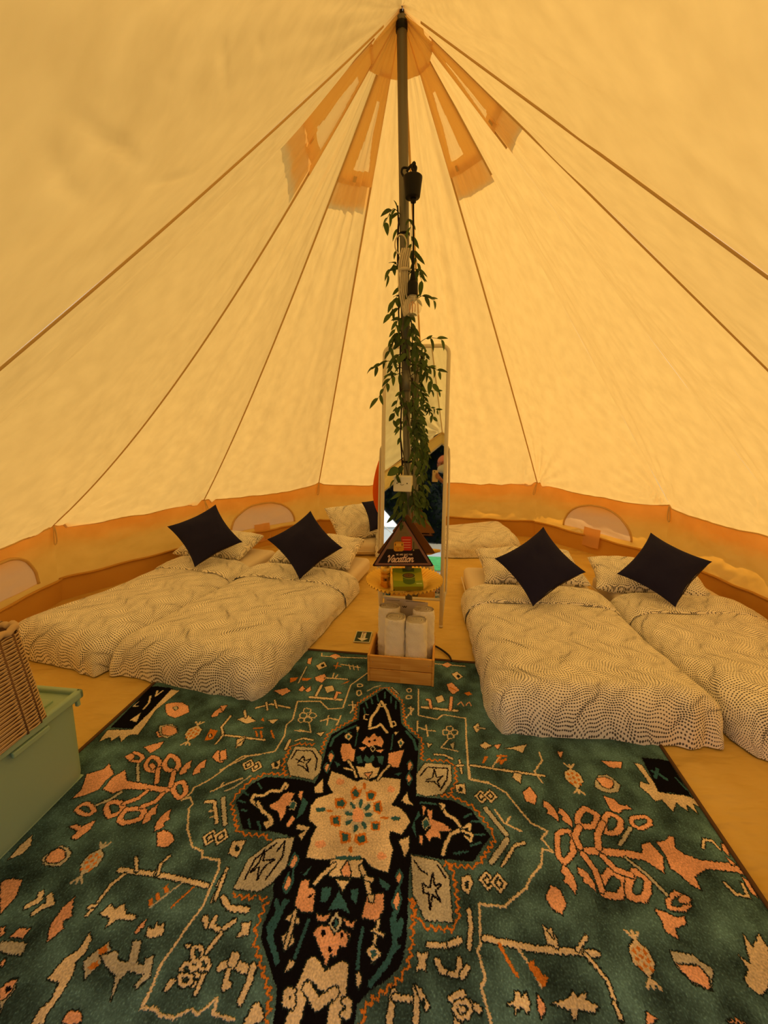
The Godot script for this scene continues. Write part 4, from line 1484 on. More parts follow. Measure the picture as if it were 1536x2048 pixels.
func pillow(label: String, at: Vector3, right: Vector3, tilt: float, w: float, h: float, t: float, sd: int) -> void:
	var x := right.normalized()
	var z := x.cross(Vector3.UP).normalized()
	var b := Basis(x, Vector3.UP, z) * Basis(Vector3.RIGHT, deg_to_rad(-90 + tilt))
	var o := thing("pillow", label, "pillow", Transform3D(b, at), "dotted pillows on the beds")
	put(o, "pillowcase", pillow_mesh(w, h, t, sd, 0.07, 0.36), M.duvet)
	put(o, "case_edge", tube([Vector3(w * 0.47, -h * 0.44, 0.0), Vector3(w * 0.435, 0, 0.008), Vector3(w * 0.47, h * 0.44, 0.0)], 0.007, 6), M.duvet)

func build_beds() -> void:
	var dR := Vector3(0.165, 0, -1.86)
	var fC := bed_frame(Vector3(1.005, 0, -1.55), dR)
	bed(fC, 1.04, 1.86, 1.34, "inner bed on the right beside the mirror", 0.235, 101)
	var fD := bed_frame(Vector3(1.98, 0, -1.42), dR)
	bed(fD, 0.88, 1.80, 1.32, "outer bed on the right against the wall", 0.235, 111)
	var dL := Vector3(0.55, 0, -1.89)
	var fB := bed_frame(Vector3(-1.10, 0, -1.93), dL)
	bed(fB, 1.0, 1.95, 1.44, "inner bed on the left beside the crate", 0.225, 121)
	var fA := bed_frame(Vector3(-1.96, 0, -2.14), dL)
	bed(fA, 0.80, 1.95, 1.44, "outer bed on the left behind the basket", 0.22, 131)
	var fE := bed_frame(Vector3(1.45, 0, -4.45), Vector3(-1, 0, -0.02))
	bed(fE, 0.82, 2.0, 1.52, "bed across the back behind the mirror", 0.24, 141)
	# pillows
	pillow("dotted pillow under the navy cushion on the outer left bed", Vector3(-1.59, 0.225, -3.80), Vector3(0.95, 0, 0.24), 12, 0.70, 0.46, 0.20, 201)
	pillow("dotted pillow under the navy cushion on the inner left bed", Vector3(-0.60, 0.235, -3.58), Vector3(0.95, 0, 0.24), 14, 0.76, 0.48, 0.22, 202)
	pillow("dotted pillow under the navy cushion on the inner right bed", Vector3(1.18, 0.235, -3.16), Vector3(1, 0, 0.05), 14, 0.80, 0.48, 0.22, 203)
	pillow("dotted pillow under the navy cushion on the outer right bed", Vector3(2.02, 0.215, -2.98), Vector3(0.9, 0, 0.28), 12, 0.76, 0.46, 0.20, 204)
	pillow("dotted pillow propped up at the left end of the back bed", Vector3(-0.30, 0.30, -4.42), Vector3(0.75, 0, -0.5), 42, 0.62, 0.46, 0.20, 205)
	# cushions
	cushion("navy square cushion leaning on the pillow of the outer left bed", Vector3(-1.544, 0.433, -3.422), Vector3(0.31, 0.133, -0.284), Vector3(-0.166, 0.27, -0.17), 0.44)
	cushion("navy square cushion set on its corner on the inner left bed", Vector3(-0.636, 0.425, -3.177), Vector3(0.304, 0.177, -0.218), Vector3(-0.271, 0.218, -0.128), 0.43)
	cushion("navy square cushion set on its corner on the inner right bed", Vector3(1.065, 0.424, -2.679), Vector3(0.303, 0.164, -0.024), Vector3(-0.231, 0.221, -0.296), 0.42, 5.0)
	cushion("navy square cushion leaning on the pillow of the outer right bed", Vector3(1.93, 0.399, -2.688), Vector3(0.187, 0.2, -0.066), Vector3(-0.241, 0.135, -0.335), 0.40, 0.0)
	cushion("navy square cushion half hidden by the mirror on the back bed", Vector3(0.0, 0.45, -4.19), Vector3(0.334, 0.054, -0.063), Vector3(-0.134, 0.241, -0.288), 0.40, 0.0, false)

# ---------------------------------------------------------------- centre pole and what hangs on it
func pole_x(y: float) -> float:
	return lerpf(0.155, 0.077, y / 3.17)

func leaf_mesh(l: float, w: float, bend: float) -> ArrayMesh:
	return sheet(4, 6, func(u: float, v: float) -> Array:
		var ww := w * 0.5 * pow(sin(PI * pow(v, 0.75)), 0.8) * (1.0 if v > 0 and v < 1 else 0.0)
		var x := (u - 0.5) * 2.0 * ww
		return [Vector3(x, absf(x) * 0.35 - bend * v * v * l, -v * l), Vector2(u, v)])

func build_pole() -> void:
	var o := thing("tent_pole", "grey steel centre pole holding up the tent roof", "tent pole", spot(FOOT))
	var top := Vector3(pole_x(3.12) - 0.155, 3.13, 0)
	var mid := Vector3(pole_x(1.6) - 0.155, 1.6, 0)
	put(o, "lower_tube", tube([Vector3(0, 0.0, 0), mid], 0.021, 14), M.pole)
	put(o, "upper_tube", tube([mid, top], 0.0235, 14), M.pole)
	put(o, "joint_sleeve", tube([mid + Vector3(0, -0.05, 0), mid + Vector3(0, 0.05, 0)], 0.0255, 14), M.pole)
	put(o, "foot_cap", lathe([Vector2(0, 0), Vector2(0.04, 0), Vector2(0.04, 0.02), Vector2(0.024, 0.035), Vector2(0, 0.035)], 16), M.rubber)
	put(o, "top_cap", lathe([Vector2(0, 0), Vector2(0.026, 0), Vector2(0.026, 0.03), Vector2(0.012, 0.04), Vector2(0.01, 0.085), Vector2(0, 0.085)], 16), M.black, spot(top - Vector3(0, 0.05, 0)))
	for y in [1.70, 1.18, 2.28]:
		put(o, "cable_tie", lathe([Vector2(0.024, -0.005), Vector2(0.027, -0.005), Vector2(0.027, 0.005), Vector2(0.024, 0.005)], 16), M.black, spot(Vector3(pole_x(y) - 0.155, y, 0)))
	# pendant lamp
	var lamp := thing("pendant_lamp", "unlit clear globe bulb hanging on a black flex from a black cup", "lamp", spot(Vector3(0.138, 0, -2.16)))
	put(lamp, "ceiling_cup", lathe([Vector2(0, 2.386), Vector2(0.010, 2.386), Vector2(0.031, 2.388), Vector2(0.034, 2.392), Vector2(0.0435, 2.466), Vector2(0.0435, 2.471), Vector2(0.040, 2.474), Vector2(0, 2.474)], 28), M.black, spot(Vector3(-0.008, 0, 0.02)))
	put(lamp, "cup_nipple", lathe([Vector2(0, 2.37), Vector2(0.012, 2.37), Vector2(0.014, 2.388), Vector2(0, 2.388)], 14), M.black, spot(Vector3(-0.004, 0, 0.02)))
	put(lamp, "flex", tube([Vector3(-0.004, 2.375, 0.02), Vector3(0.0, 2.2, 0.005), Vector3(0, 2.06, 0)], 0.0045, 8), M.black)
	put(lamp, "strain_relief", lathe([Vector2(0, 2.045), Vector2(0.017, 2.045), Vector2(0.007, 2.10), Vector2(0.006, 2.16), Vector2(0, 2.16)], 14), M.black)
	put(lamp, "socket", lathe([Vector2(0, 1.988), Vector2(0.024, 1.988), Vector2(0.025, 1.992), Vector2(0.025, 2.04), Vector2(0.021, 2.049), Vector2(0, 2.05)], 24), M.black)
	put(lamp, "hanging_knot", tube(smooth_path([Vector3(-0.035, 2.50, 0.005), Vector3(-0.015, 2.522, 0.01), Vector3(0.006, 2.515, 0.012), Vector3(0.0, 2.49, 0.018), Vector3(-0.012, 2.512, 0.02), Vector3(0.0, 2.53, 0.012), Vector3(-0.004, 2.465, 0.015)], 5), 0.006, 8), M.black)
	put(lamp, "flex_loop", tube(smooth_path([Vector3(-0.02, 2.515, 0.0), Vector3(-0.05, 2.518, 0.0), Vector3(-0.058, 2.50, 0.0), Vector3(-0.045, 2.478, 0.0), Vector3(-0.03, 2.44, -0.01)], 5), 0.005, 8), M.black)
	var glass := []
	for k in 15:
		var a := PI * k / 14.0
		glass.append(Vector2(maxf(0.0, sin(a)) * 0.046, 1.936 - cos(a) * 0.046))
	glass = glass.slice(0, 13)
	glass.append_array([Vector2(0.02, 1.978), Vector2(0.018, 1.992)])
	put(lamp, "glass_bulb", lathe(glass, 28), M.glass)
	put(lamp, "screw_cap", lathe([Vector2(0, 1.962), Vector2(0.013, 1.962), Vector2(0.014, 1.992), Vector2(0, 1.992)], 16), M.steel)
	var fil := mat(Color(0.85, 0.52, 0.14), 0.4)
	var fs := []
	for k in 4:
		var a := TAU * k / 4.0
		fs.append([tube([Vector3(cos(a) * 0.004, 1.96, sin(a) * 0.004), Vector3(cos(a) * 0.014, 1.945, sin(a) * 0.014), Vector3(cos(a) * 0.012, 1.912, sin(a) * 0.012)], 0.0022, 6)])
	put(lamp, "filament", join(fs), fil)
	# white cord bundle tied beside the pole
	var cord := thing("cord_bundle", "bundle of looped white cord tied along the upper pole", "cord", spot(Vector3(0.10, 0, -2.19)))
	for k in 5:
		var x := -0.022 + k * 0.010
		put(cord, "strand", tube(smooth_path([Vector3(x + 0.01, 2.20, 0.006), Vector3(x - 0.006, 2.12, 0.01 + 0.004 * (k % 2)), Vector3(x - 0.004, 2.02, 0.012), Vector3(x + 0.012, 1.94, 0.008), Vector3(0.0, 1.90, 0.0)], 5), 0.0045, 7), M.white_cord)
	var lp := []
	for k in 25:
		var a := TAU * k / 24.0
		lp.append(Vector3(-0.02 + cos(a) * 0.028, 2.215 + sin(a) * 0.042, 0.008))
	put(cord, "loop", tube(lp, 0.0035, 7), M.white_cord)
	put(cord, "binding", lathe([Vector2(0.026, 2.10), Vector2(0.029, 2.102), Vector2(0.029, 2.112), Vector2(0.026, 2.114)], 16), M.white_cord, spot(Vector3(0.0, 0, 0)))
	# power cable down the pole
	var cab := thing("power_cable", "dark power cable running down the left side of the pole", "cable", Transform3D())
	var pts := []
	for k in 18:
		var y := 2.40 - k * 0.078
		pts.append(Vector3(pole_x(y) - 0.031 + 0.004 * sin(k * 1.7), y, -2.235))
	put(cab, "cable_run", tube(pts, 0.0042, 8), mat(Color(0.14, 0.055, 0.045), 0.5))
	# socket box with a smile drawn on
	var jb := thing("socket_box", "white plastic cable box with a small smiling face fixed to the pole", "socket box", Transform3D(yaw(-14), Vector3(0.103, 1.066, -2.196)))
	put(jb, "box_body", rbox(Vector3(0.098, 0.085, 0.055), 0.006), M.white_plastic)
	put(jb, "box_lid_line", rbox(Vector3(0.0995, 0.0865, 0.002), 0.0008, 1), mat(Color(0.72, 0.69, 0.62), 0.5), spot(Vector3(0, 0, -0.008)))
	for s in [-1, 1]:
		put(jb, "eye", lathe([Vector2(0, 0), Vector2(0.0035, 0), Vector2(0.003, 0.0015), Vector2(0, 0.002)], 10), M.black, Transform3D(Basis(Vector3.RIGHT, PI / 2), Vector3(s * 0.027, 0.004, 0.0275)))
	var sm := []
	for k in 9:
		var a := PI * (1.2 + 0.6 * k / 8.0)
		sm.append(Vector3(cos(a) * 0.012, 0.006 + sin(a) * 0.011, 0.0282))
	put(jb, "smile", tube(sm, 0.0012, 6), mat(Color(0.35, 0.3, 0.26), 0.6))

func build_garland() -> void:
	var o := thing("leaf_garland", "green willow leaf garland wound round the centre pole", "garland", Transform3D())
	var rg := RandomNumberGenerator.new()
	rg.seed = 77
	var shapes := [leaf_mesh(0.075, 0.026, 0.25), leaf_mesh(0.062, 0.022, 0.1), leaf_mesh(0.085, 0.024, 0.4), leaf_mesh(0.066, 0.030, 0.3)]
	var count := 0
	# main vines twisting round the pole
	var vines := []
	for k in 3:
		var pts := []
		var y := 2.36 - k * 0.16
		while y > 0.90:
			var a := y * 7.0 + k * 2.1
			pts.append(Vector3(pole_x(y) + cos(a) * 0.034, y, -2.235 + sin(a) * 0.034))
			y -= 0.05
		vines.append(pts)
		put(o, "vine", tube(smooth_path(pts, 3), 0.0035, 6, 0.6), M.stem)
	# side sprays: start height, reach sideways, reach in y, depth, leaves
	var sprays := [[2.36, -0.10, -0.04, 0.02, 7], [2.34, 0.02, -0.12, 0.05, 6], [2.20, 0.07, -0.10, 0.04, 9], [2.12, -0.09, -0.03, 0.03, 5], [2.10, 0.085, -0.04, 0.05, 6], [2.0, -0.075, -0.09, 0.04, 6],
		[1.95, 0.12, 0.02, 0.06, 6], [1.90, -0.06, -0.10, 0.05, 8], [1.86, 0.05, -0.12, 0.06, 8], [1.83, -0.085, -0.09, 0.04, 8], [1.78, 0.08, -0.08, 0.05, 7], [1.74, 0.16, 0.05, 0.07, 6], [1.73, -0.09, -0.10, 0.05, 8],
		[1.68, 0.12, -0.10, 0.05, 9], [1.66, -0.15, 0.0, 0.06, 8], [1.64, -0.13, -0.13, 0.07, 8], [1.62, 0.15, 0.02, 0.08, 8], [1.60, 0.08, -0.13, 0.05, 8], [1.56, -0.07, -0.16, 0.05, 7], [1.52, 0.05, -0.16, 0.06, 8],
		[1.46, 0.09, -0.10, 0.05, 8], [1.41, 0.11, -0.10, 0.06, 8], [1.36, 0.11, -0.10, 0.05, 8], [1.30, 0.10, -0.12, 0.06, 8], [1.26, 0.07, -0.15, 0.05, 8], [1.20, 0.09, -0.14, 0.06, 7], [1.16, -0.07, -0.07, 0.07, 4],
		[1.03, -0.06, -0.12, 0.07, 8], [1.01, 0.03, -0.13, 0.09, 9], [1.0, 0.07, -0.12, 0.06, 9], [0.98, -0.02, -0.14, 0.07, 9], [0.96, 0.11, -0.10, 0.05, 7], [1.02, 0.10, -0.05, 0.04, 6], [1.8, 0.0, -0.1, 0.05, 7], [1.5, 0.0, -0.13, 0.05, 7], [1.35, 0.04, -0.12, 0.06, 8], [1.92, 0.01, -0.1, 0.05, 7]]
	for s in sprays:
		var p0 := Vector3(pole_x(s[0]) + 0.02 * signf(s[1]), s[0], -2.225)
		var p2 := p0 + Vector3(s[1] * (0.70 if absf(s[1]) < 0.115 else 0.95), s[2], s[3] * 0.8)
		var p1 := p0.lerp(p2, 0.5) + Vector3(0, 0.03, 0.02)
		var path := smooth_path([p0, p1, p2], 8)
		put(o, "twig", tube(path, 0.002, 5, 0.5), M.stem)
		var nl: int = s[4]
		for k in nl:
			var f := (k + 1.0) / nl
			var at: Vector3 = path[int(f * (path.size() - 1))]
			var along: Vector3 = (path[mini(int(f * (path.size() - 1)), path.size() - 2) + 1] - path[mini(int(f * (path.size() - 1)), path.size() - 2)]).normalized()
			var side := Vector3(along.y, -along.x, 0.0).normalized() * (1.0 if k % 2 else -1.0)
			var dir := (along * 0.7 + side * rg.randf_range(0.35, 0.9) + Vector3(0, -0.45, 0) + Vector3(rg.randf_range(-0.2, 0.2), rg.randf_range(-0.2, 0.1), rg.randf_range(-0.25, 0.45))).normalized()
			place_leaf(o, shapes, rg, at, dir)
			count += 1
	# leaves along the vines
	for pts in vines:
		for k in pts.size():
			if count >= 296 or rg.randf() < 0.35:
				continue
			var p: Vector3 = pts[k]
			var out := Vector3(p.x - pole_x(p.y), 0, p.z + 2.235).normalized()
			var dir := (out * 0.8 + Vector3(rg.randf_range(-0.6, 0.6), -0.8, rg.randf_range(0.0, 0.5))).normalized()
			place_leaf(o, shapes, rg, p, dir)
			count += 1
	# one pale variegated leaf beside the box
	put(o, "leaf", leaf_mesh(0.07, 0.045, 0.2), M.leaf[2], Transform3D(Basis.looking_at(Vector3(-0.8, -0.55, 0.2), Vector3(0.1, 0.2, 1)), Vector3(0.075, 1.155, -2.15)))

func place_leaf(o: Node3D, shapes: Array, rg: RandomNumberGenerator, at: Vector3, dir: Vector3) -> void:
	var up := Vector3(rg.randf_range(-0.5, 0.5), rg.randf_range(0.2, 0.8), rg.randf_range(0.3, 1.0)).normalized()
	if absf(up.dot(dir)) > 0.95:
		up = Vector3(1, 0, 0)
	var b := Basis.looking_at(dir, up).scaled_local(Vector3.ONE * rg.randf_range(0.62, 0.95))
	put(o, "leaf", shapes[rg.randi() % 4], M.leaf[rg.randi() % 3], Transform3D(b, at))

# ---------------------------------------------------------------- mirror, sign, tray
func build_mirror() -> void:
	var n := Vector3(-0.122, 0.125, 0.9968).normalized()
	var x := Vector3(0.9926, 0, 0.1215).normalized()
	var y := n.cross(x).normalized()
	var right := Vector3(0.394, 0, -2.60)
	var W := 0.42
	var o := thing("standing_mirror", "tall narrow standing mirror with rounded white tube frame behind the pole", "mirror", Transform3D(Basis(x, y, n), right - x * W * 0.5))
	var L := 1.885
	var r := 0.0135
	var path := [Vector3(W * 0.5, 0.0, 0)]
	path.append(Vector3(W * 0.5, 0.8, 0))
	for k in 7:
		var a := PI * 0.5 * k / 6.0
		path.append(Vector3(W * 0.5 - 0.05 + cos(a) * 0.05, L - 0.05 + sin(a) * 0.05, 0))
	for k in 7:
		var a := PI * 0.5 * (1.0 + k / 6.0)
		path.append(Vector3(-W * 0.5 + 0.05 + cos(a) * 0.05, L - 0.05 + sin(a) * 0.05, 0))
	path.append(Vector3(-W * 0.5, 0.8, 0))
	path.append(Vector3(-W * 0.5, 0.0, 0))
	put(o, "tube_frame", tube(path, r, 12), M.mirror_frame)
	var poly := PackedVector2Array()
	var gw := W * 0.5 - 0.008
	for k in 7:
		var a := PI * 0.5 * k / 6.0
		poly.append(Vector2(gw - 0.045 + cos(a) * 0.045, L - 0.055 + sin(a) * 0.045))
	for k in 7:
		var a := PI * 0.5 * (1.0 + k / 6.0)
		poly.append(Vector2(-gw + 0.045 + cos(a) * 0.045, L - 0.055 + sin(a) * 0.045))
	poly.append(Vector2(-gw, 0.205))
	poly.append(Vector2(gw, 0.205))
	put(o, "mirror_glass", plate(poly, 0.004), M.mirror)
	put(o, "backing_board", plate(poly, 0.003), M.mirror_back, spot(Vector3(0, 0, -0.0045)))
	put(o, "lower_rail", tube([Vector3(-W * 0.5, 0.192, 0), Vector3(W * 0.5, 0.192, 0)], 0.010, 10), M.mirror_frame)
	for s in [-1.0, 1.0]:
		put(o, "rear_leg", tube(smooth_path([Vector3(s * W * 0.5, 0.004, 0.0), Vector3(s * (W * 0.5 + 0.022), 0.22, -0.045), Vector3(s * (W * 0.5 + 0.030), 0.30, -0.055), Vector3(s * (W * 0.5 + 0.024), 1.16, -0.03), Vector3(s * W * 0.5, 1.19, -0.012)], 5), 0.008, 10), M.mirror_frame)
		put(o, "foot_cap", lathe([Vector2(0, -0.0), Vector2(0.0135, 0.0), Vector2(0.0135, 0.014), Vector2(0, 0.014)], 14), M.white_plastic, spot(Vector3(s * W * 0.5, 0.0, 0)))
	put(o, "rear_rail", tube([Vector3(-W * 0.5 - 0.02, 0.20, -0.042), Vector3(W * 0.5 + 0.02, 0.20, -0.042)], 0.008, 10), M.mirror_frame)
	# orange cloth hanging behind
	var c := thing("orange_cloth", "bright orange cloth bag hanging behind the left edge of the mirror", "bag", Transform3D(Basis(Vector3.UP, 0.12), Vector3(0.09, 0, -2.86)))
	put(c, "cloth", sheet(24, 24, func(u: float, v: float) -> Array:
		var wl := 0.15 + 0.03 * sin(v * 2.6) - 0.11 * pow(v, 5.0) - 0.05 * pow(1.0 - v, 3.0)
		var xx := lerpf(-wl, 0.12, u)
		return [Vector3(xx, 1.19 - v * 0.53 - 0.05 * u * v, 0.03 * sin(u * 9.0 + v * 2.0) * 0.5 - 0.02), Vector2(u, v)]), M.orange)
	put(c, "cloth_back", sheet(12, 12, func(u: float, v: float) -> Array:
		var wl := 0.14 + 0.03 * sin(v * 2.6) - 0.10 * pow(v, 5.0) - 0.05 * pow(1.0 - v, 3.0)
		return [Vector3(lerpf(-wl, 0.11, u), 1.19 - v * 0.52 - 0.05 * u * v, -0.06 + 0.03 * v), Vector2(u, v)]), M.orange)
	put(c, "hanging_strap", tube(smooth_path([Vector3(0.0, 1.19, -0.02), Vector3(0.03, 1.24, 0.02), Vector3(0.05, 1.26, 0.03)], 4), 0.005, 6), M.orange)

const GLYPH := {"W": [0, 0, 1, 6, 2, 2, 3, 6, 4, 0], "E": [4, 0, 0, 0, 0, 3, 3, 3, 0, 3, 0, 6, 4, 6], "A": [0, 6, 2, 0, 4, 6, 3, 4, 1, 4], "R": [0, 6, 0, 0, 3, 0, 4, 1, 3, 3, 0, 3, 4, 6], "O": [1, 0, 3, 0, 4, 2, 4, 4, 3, 6, 1, 6, 0, 4, 0, 2, 1, 0], "U": [0, 0, 0, 5, 1, 6, 3, 6, 4, 5, 4, 0], "T": [0, 0, 4, 0, 2, 0, 2, 6], "F": [4, 0, 0, 0, 0, 3, 3, 3, 0, 3, 0, 6]}
func block_text(im: Image, s: String, at: Vector2, h: float, w: float, c: Color) -> void:
	var k := h / 6.0
	var x := at.x
	for ch in s:
		if GLYPH.has(ch):
			var q := PackedVector2Array()
			for p in vecs(GLYPH[ch]):
				q.append(Vector2(x, at.y) + p * k)
			stroke(im, q, w, c)
		x += 6.2 * k if ch != " " else 3.6 * k

func script_text(im: Image, at: Vector2, h: float, w: float, c: Color) -> void:
	var parts := [
		[[0.0, 0.2, 0.06, 0.05, 0.16, 0.02, 0.2, 0.3, 0.22, 1.0, 0.45, 0.45, 0.62, 0.02, 0.72, 0.0, 0.76, 0.1]],
		[[0.40, 0.48, 0.26, 0.40, 0.10, 0.55, 0.05, 0.82, 0.14, 1.0, 0.28, 0.92, 0.40, 0.45, 0.37, 0.85, 0.45, 1.0, 0.58, 0.9]],
		[[0.40, 0.55, 0.32, 0.40, 0.14, 0.5, 0.05, 0.8, 0.16, 1.0, 0.34, 0.96, 0.5, 0.82]],
		[[0.40, 0.48, 0.26, 0.40, 0.10, 0.55, 0.05, 0.82, 0.14, 1.0, 0.28, 0.92, 0.40, 0.45, 0.37, 0.85, 0.45, 1.0, 0.58, 0.9]],
		[[0.22, 0.0, 0.16, 0.5, 0.13, 0.9, 0.22, 1.0, 0.36, 0.9], [-0.02, 0.36, 0.2, 0.36, 0.46, 0.28]],
		[[0.14, 0.42, 0.10, 0.88, 0.18, 1.0, 0.32, 0.9], [0.20, 0.1, 0.21, 0.16]],
		[[0.26, 0.40, 0.10, 0.52, 0.05, 0.8, 0.15, 1.0, 0.32, 0.92, 0.42, 0.66, 0.36, 0.44, 0.26, 0.40, 0.30, 0.55, 0.5, 0.5]],
		[[0.08, 0.42, 0.06, 1.0], [0.06, 0.78, 0.2, 0.46, 0.32, 0.40, 0.38, 0.5, 0.34, 0.9, 0.42, 1.0, 0.56, 0.88]]]
	var adv := [0.60, 0.50, 0.42, 0.50, 0.34, 0.28, 0.44, 0.5]
	var x := 0.0
	for i in parts.size():
		for ln in parts[i]:
			var v := vecs(ln)
			var cv := Curve2D.new()
			for k in v.size():
				var tg := (v[mini(k + 1, v.size() - 1)] - v[maxi(k - 1, 0)]) / 6.0
				cv.add_point(v[k], -tg, tg)
			var q := PackedVector2Array()
			for k in (v.size() - 1) * 5 + 1:
				var p := cv.sample(k / 5, (k % 5) / 5.0)
				var pt := Vector2(x + p.x, p.y)
				q.append(at + Vector2(pt.x * 1.1 + (1.0 - pt.y) * 0.28, pt.y - x * 0.012) * h)
			stroke(im, q, w, c)
		x += adv[i]

func sign_print() -> ImageTexture:
	var w := 640
	var h := 512
	var im := Image.create_empty(w, h, false, Image.FORMAT_RGB8)
	im.fill(Color(0.17, 0.085, 0.075))
	var rim := PackedVector2Array([Vector2(320, 16), Vector2(620, 492), Vector2(606, 500), Vector2(34, 500), Vector2(20, 492)])
	fill_poly(im, rim, Color(0.50, 0.36, 0.32))
	fill_poly(im, PackedVector2Array([Vector2(320, 52), Vector2(582, 478), Vector2(58, 478)]), Color(0.46, 0.39, 0.28))
	# faint slats of the painted backdrop
	for k in 7:
		var x := 230.0 + k * 30.0
		stroke(im, PackedVector2Array([Vector2(x, 330), Vector2(320 + (x - 320) * 0.35, 150)]), 4, Color(0.40, 0.33, 0.24))
	fill_poly(im, PackedVector2Array([Vector2(150, 328), Vector2(490, 328), Vector2(582, 478), Vector2(58, 478)]), Color(0.135, 0.075, 0.065))
	# red suitcase
	var red := Color(0.72, 0.20, 0.12)
	fill_poly(im, PackedVector2Array([Vector2(300, 205), Vector2(312, 195), Vector2(402, 195), Vector2(412, 205), Vector2(412, 335), Vector2(404, 344), Vector2(308, 344), Vector2(300, 335)]), red)
	for k in 4:
		im.fill_rect(Rect2i(312, 228 + k * 27, 86, 6), Color(0.86, 0.62, 0.52))
	# yellow rucksack
	var ye := Color(0.78, 0.55, 0.16)
	fill_poly(im, PackedVector2Array([Vector2(225, 262), Vector2(240, 250), Vector2(312, 250), Vector2(325, 262), Vector2(328, 340), Vector2(310, 352), Vector2(238, 352), Vector2(222, 340)]), ye)
	stroke(im, PackedVector2Array([Vector2(238, 258), Vector2(240, 243), Vector2(308, 243), Vector2(310, 258)]), 5, Color(0.45, 0.30, 0.10))
	fill_poly(im, PackedVector2Array([Vector2(246, 268), Vector2(302, 268), Vector2(304, 300), Vector2(244, 300)]), Color(0.84, 0.64, 0.24))
	stroke(im, PackedVector2Array([Vector2(240, 272), Vector2(240, 290)]), 7, Color(0.25, 0.15, 0.08))
	stroke(im, PackedVector2Array([Vector2(309, 272), Vector2(309, 290)]), 7, Color(0.25, 0.15, 0.08))
	stroke(im, PackedVector2Array([Vector2(246, 312), Vector2(302, 312)]), 4, Color(0.62, 0.40, 0.10))
	disc(im, Vector2(266, 328), 6, Color(0.62, 0.25, 0.12))
	fill_poly(im, PackedVector2Array([Vector2(425, 250), Vector2(437, 250), Vector2(437, 335), Vector2(425, 335)]), Color(0.30, 0.28, 0.20))
	disc(im, Vector2(430, 340), 8, Color(0.62, 0.56, 0.36))
	block_text(im, "WE ARE OUT FOR", Vector2(250, 380), 13, 4, Color(0.80, 0.70, 0.62))
	script_text(im, Vector2(148, 396), 70, 11, Color(0.86, 0.72, 0.64))
	im.generate_mipmaps()
	return ImageTexture.create_from_image(im)

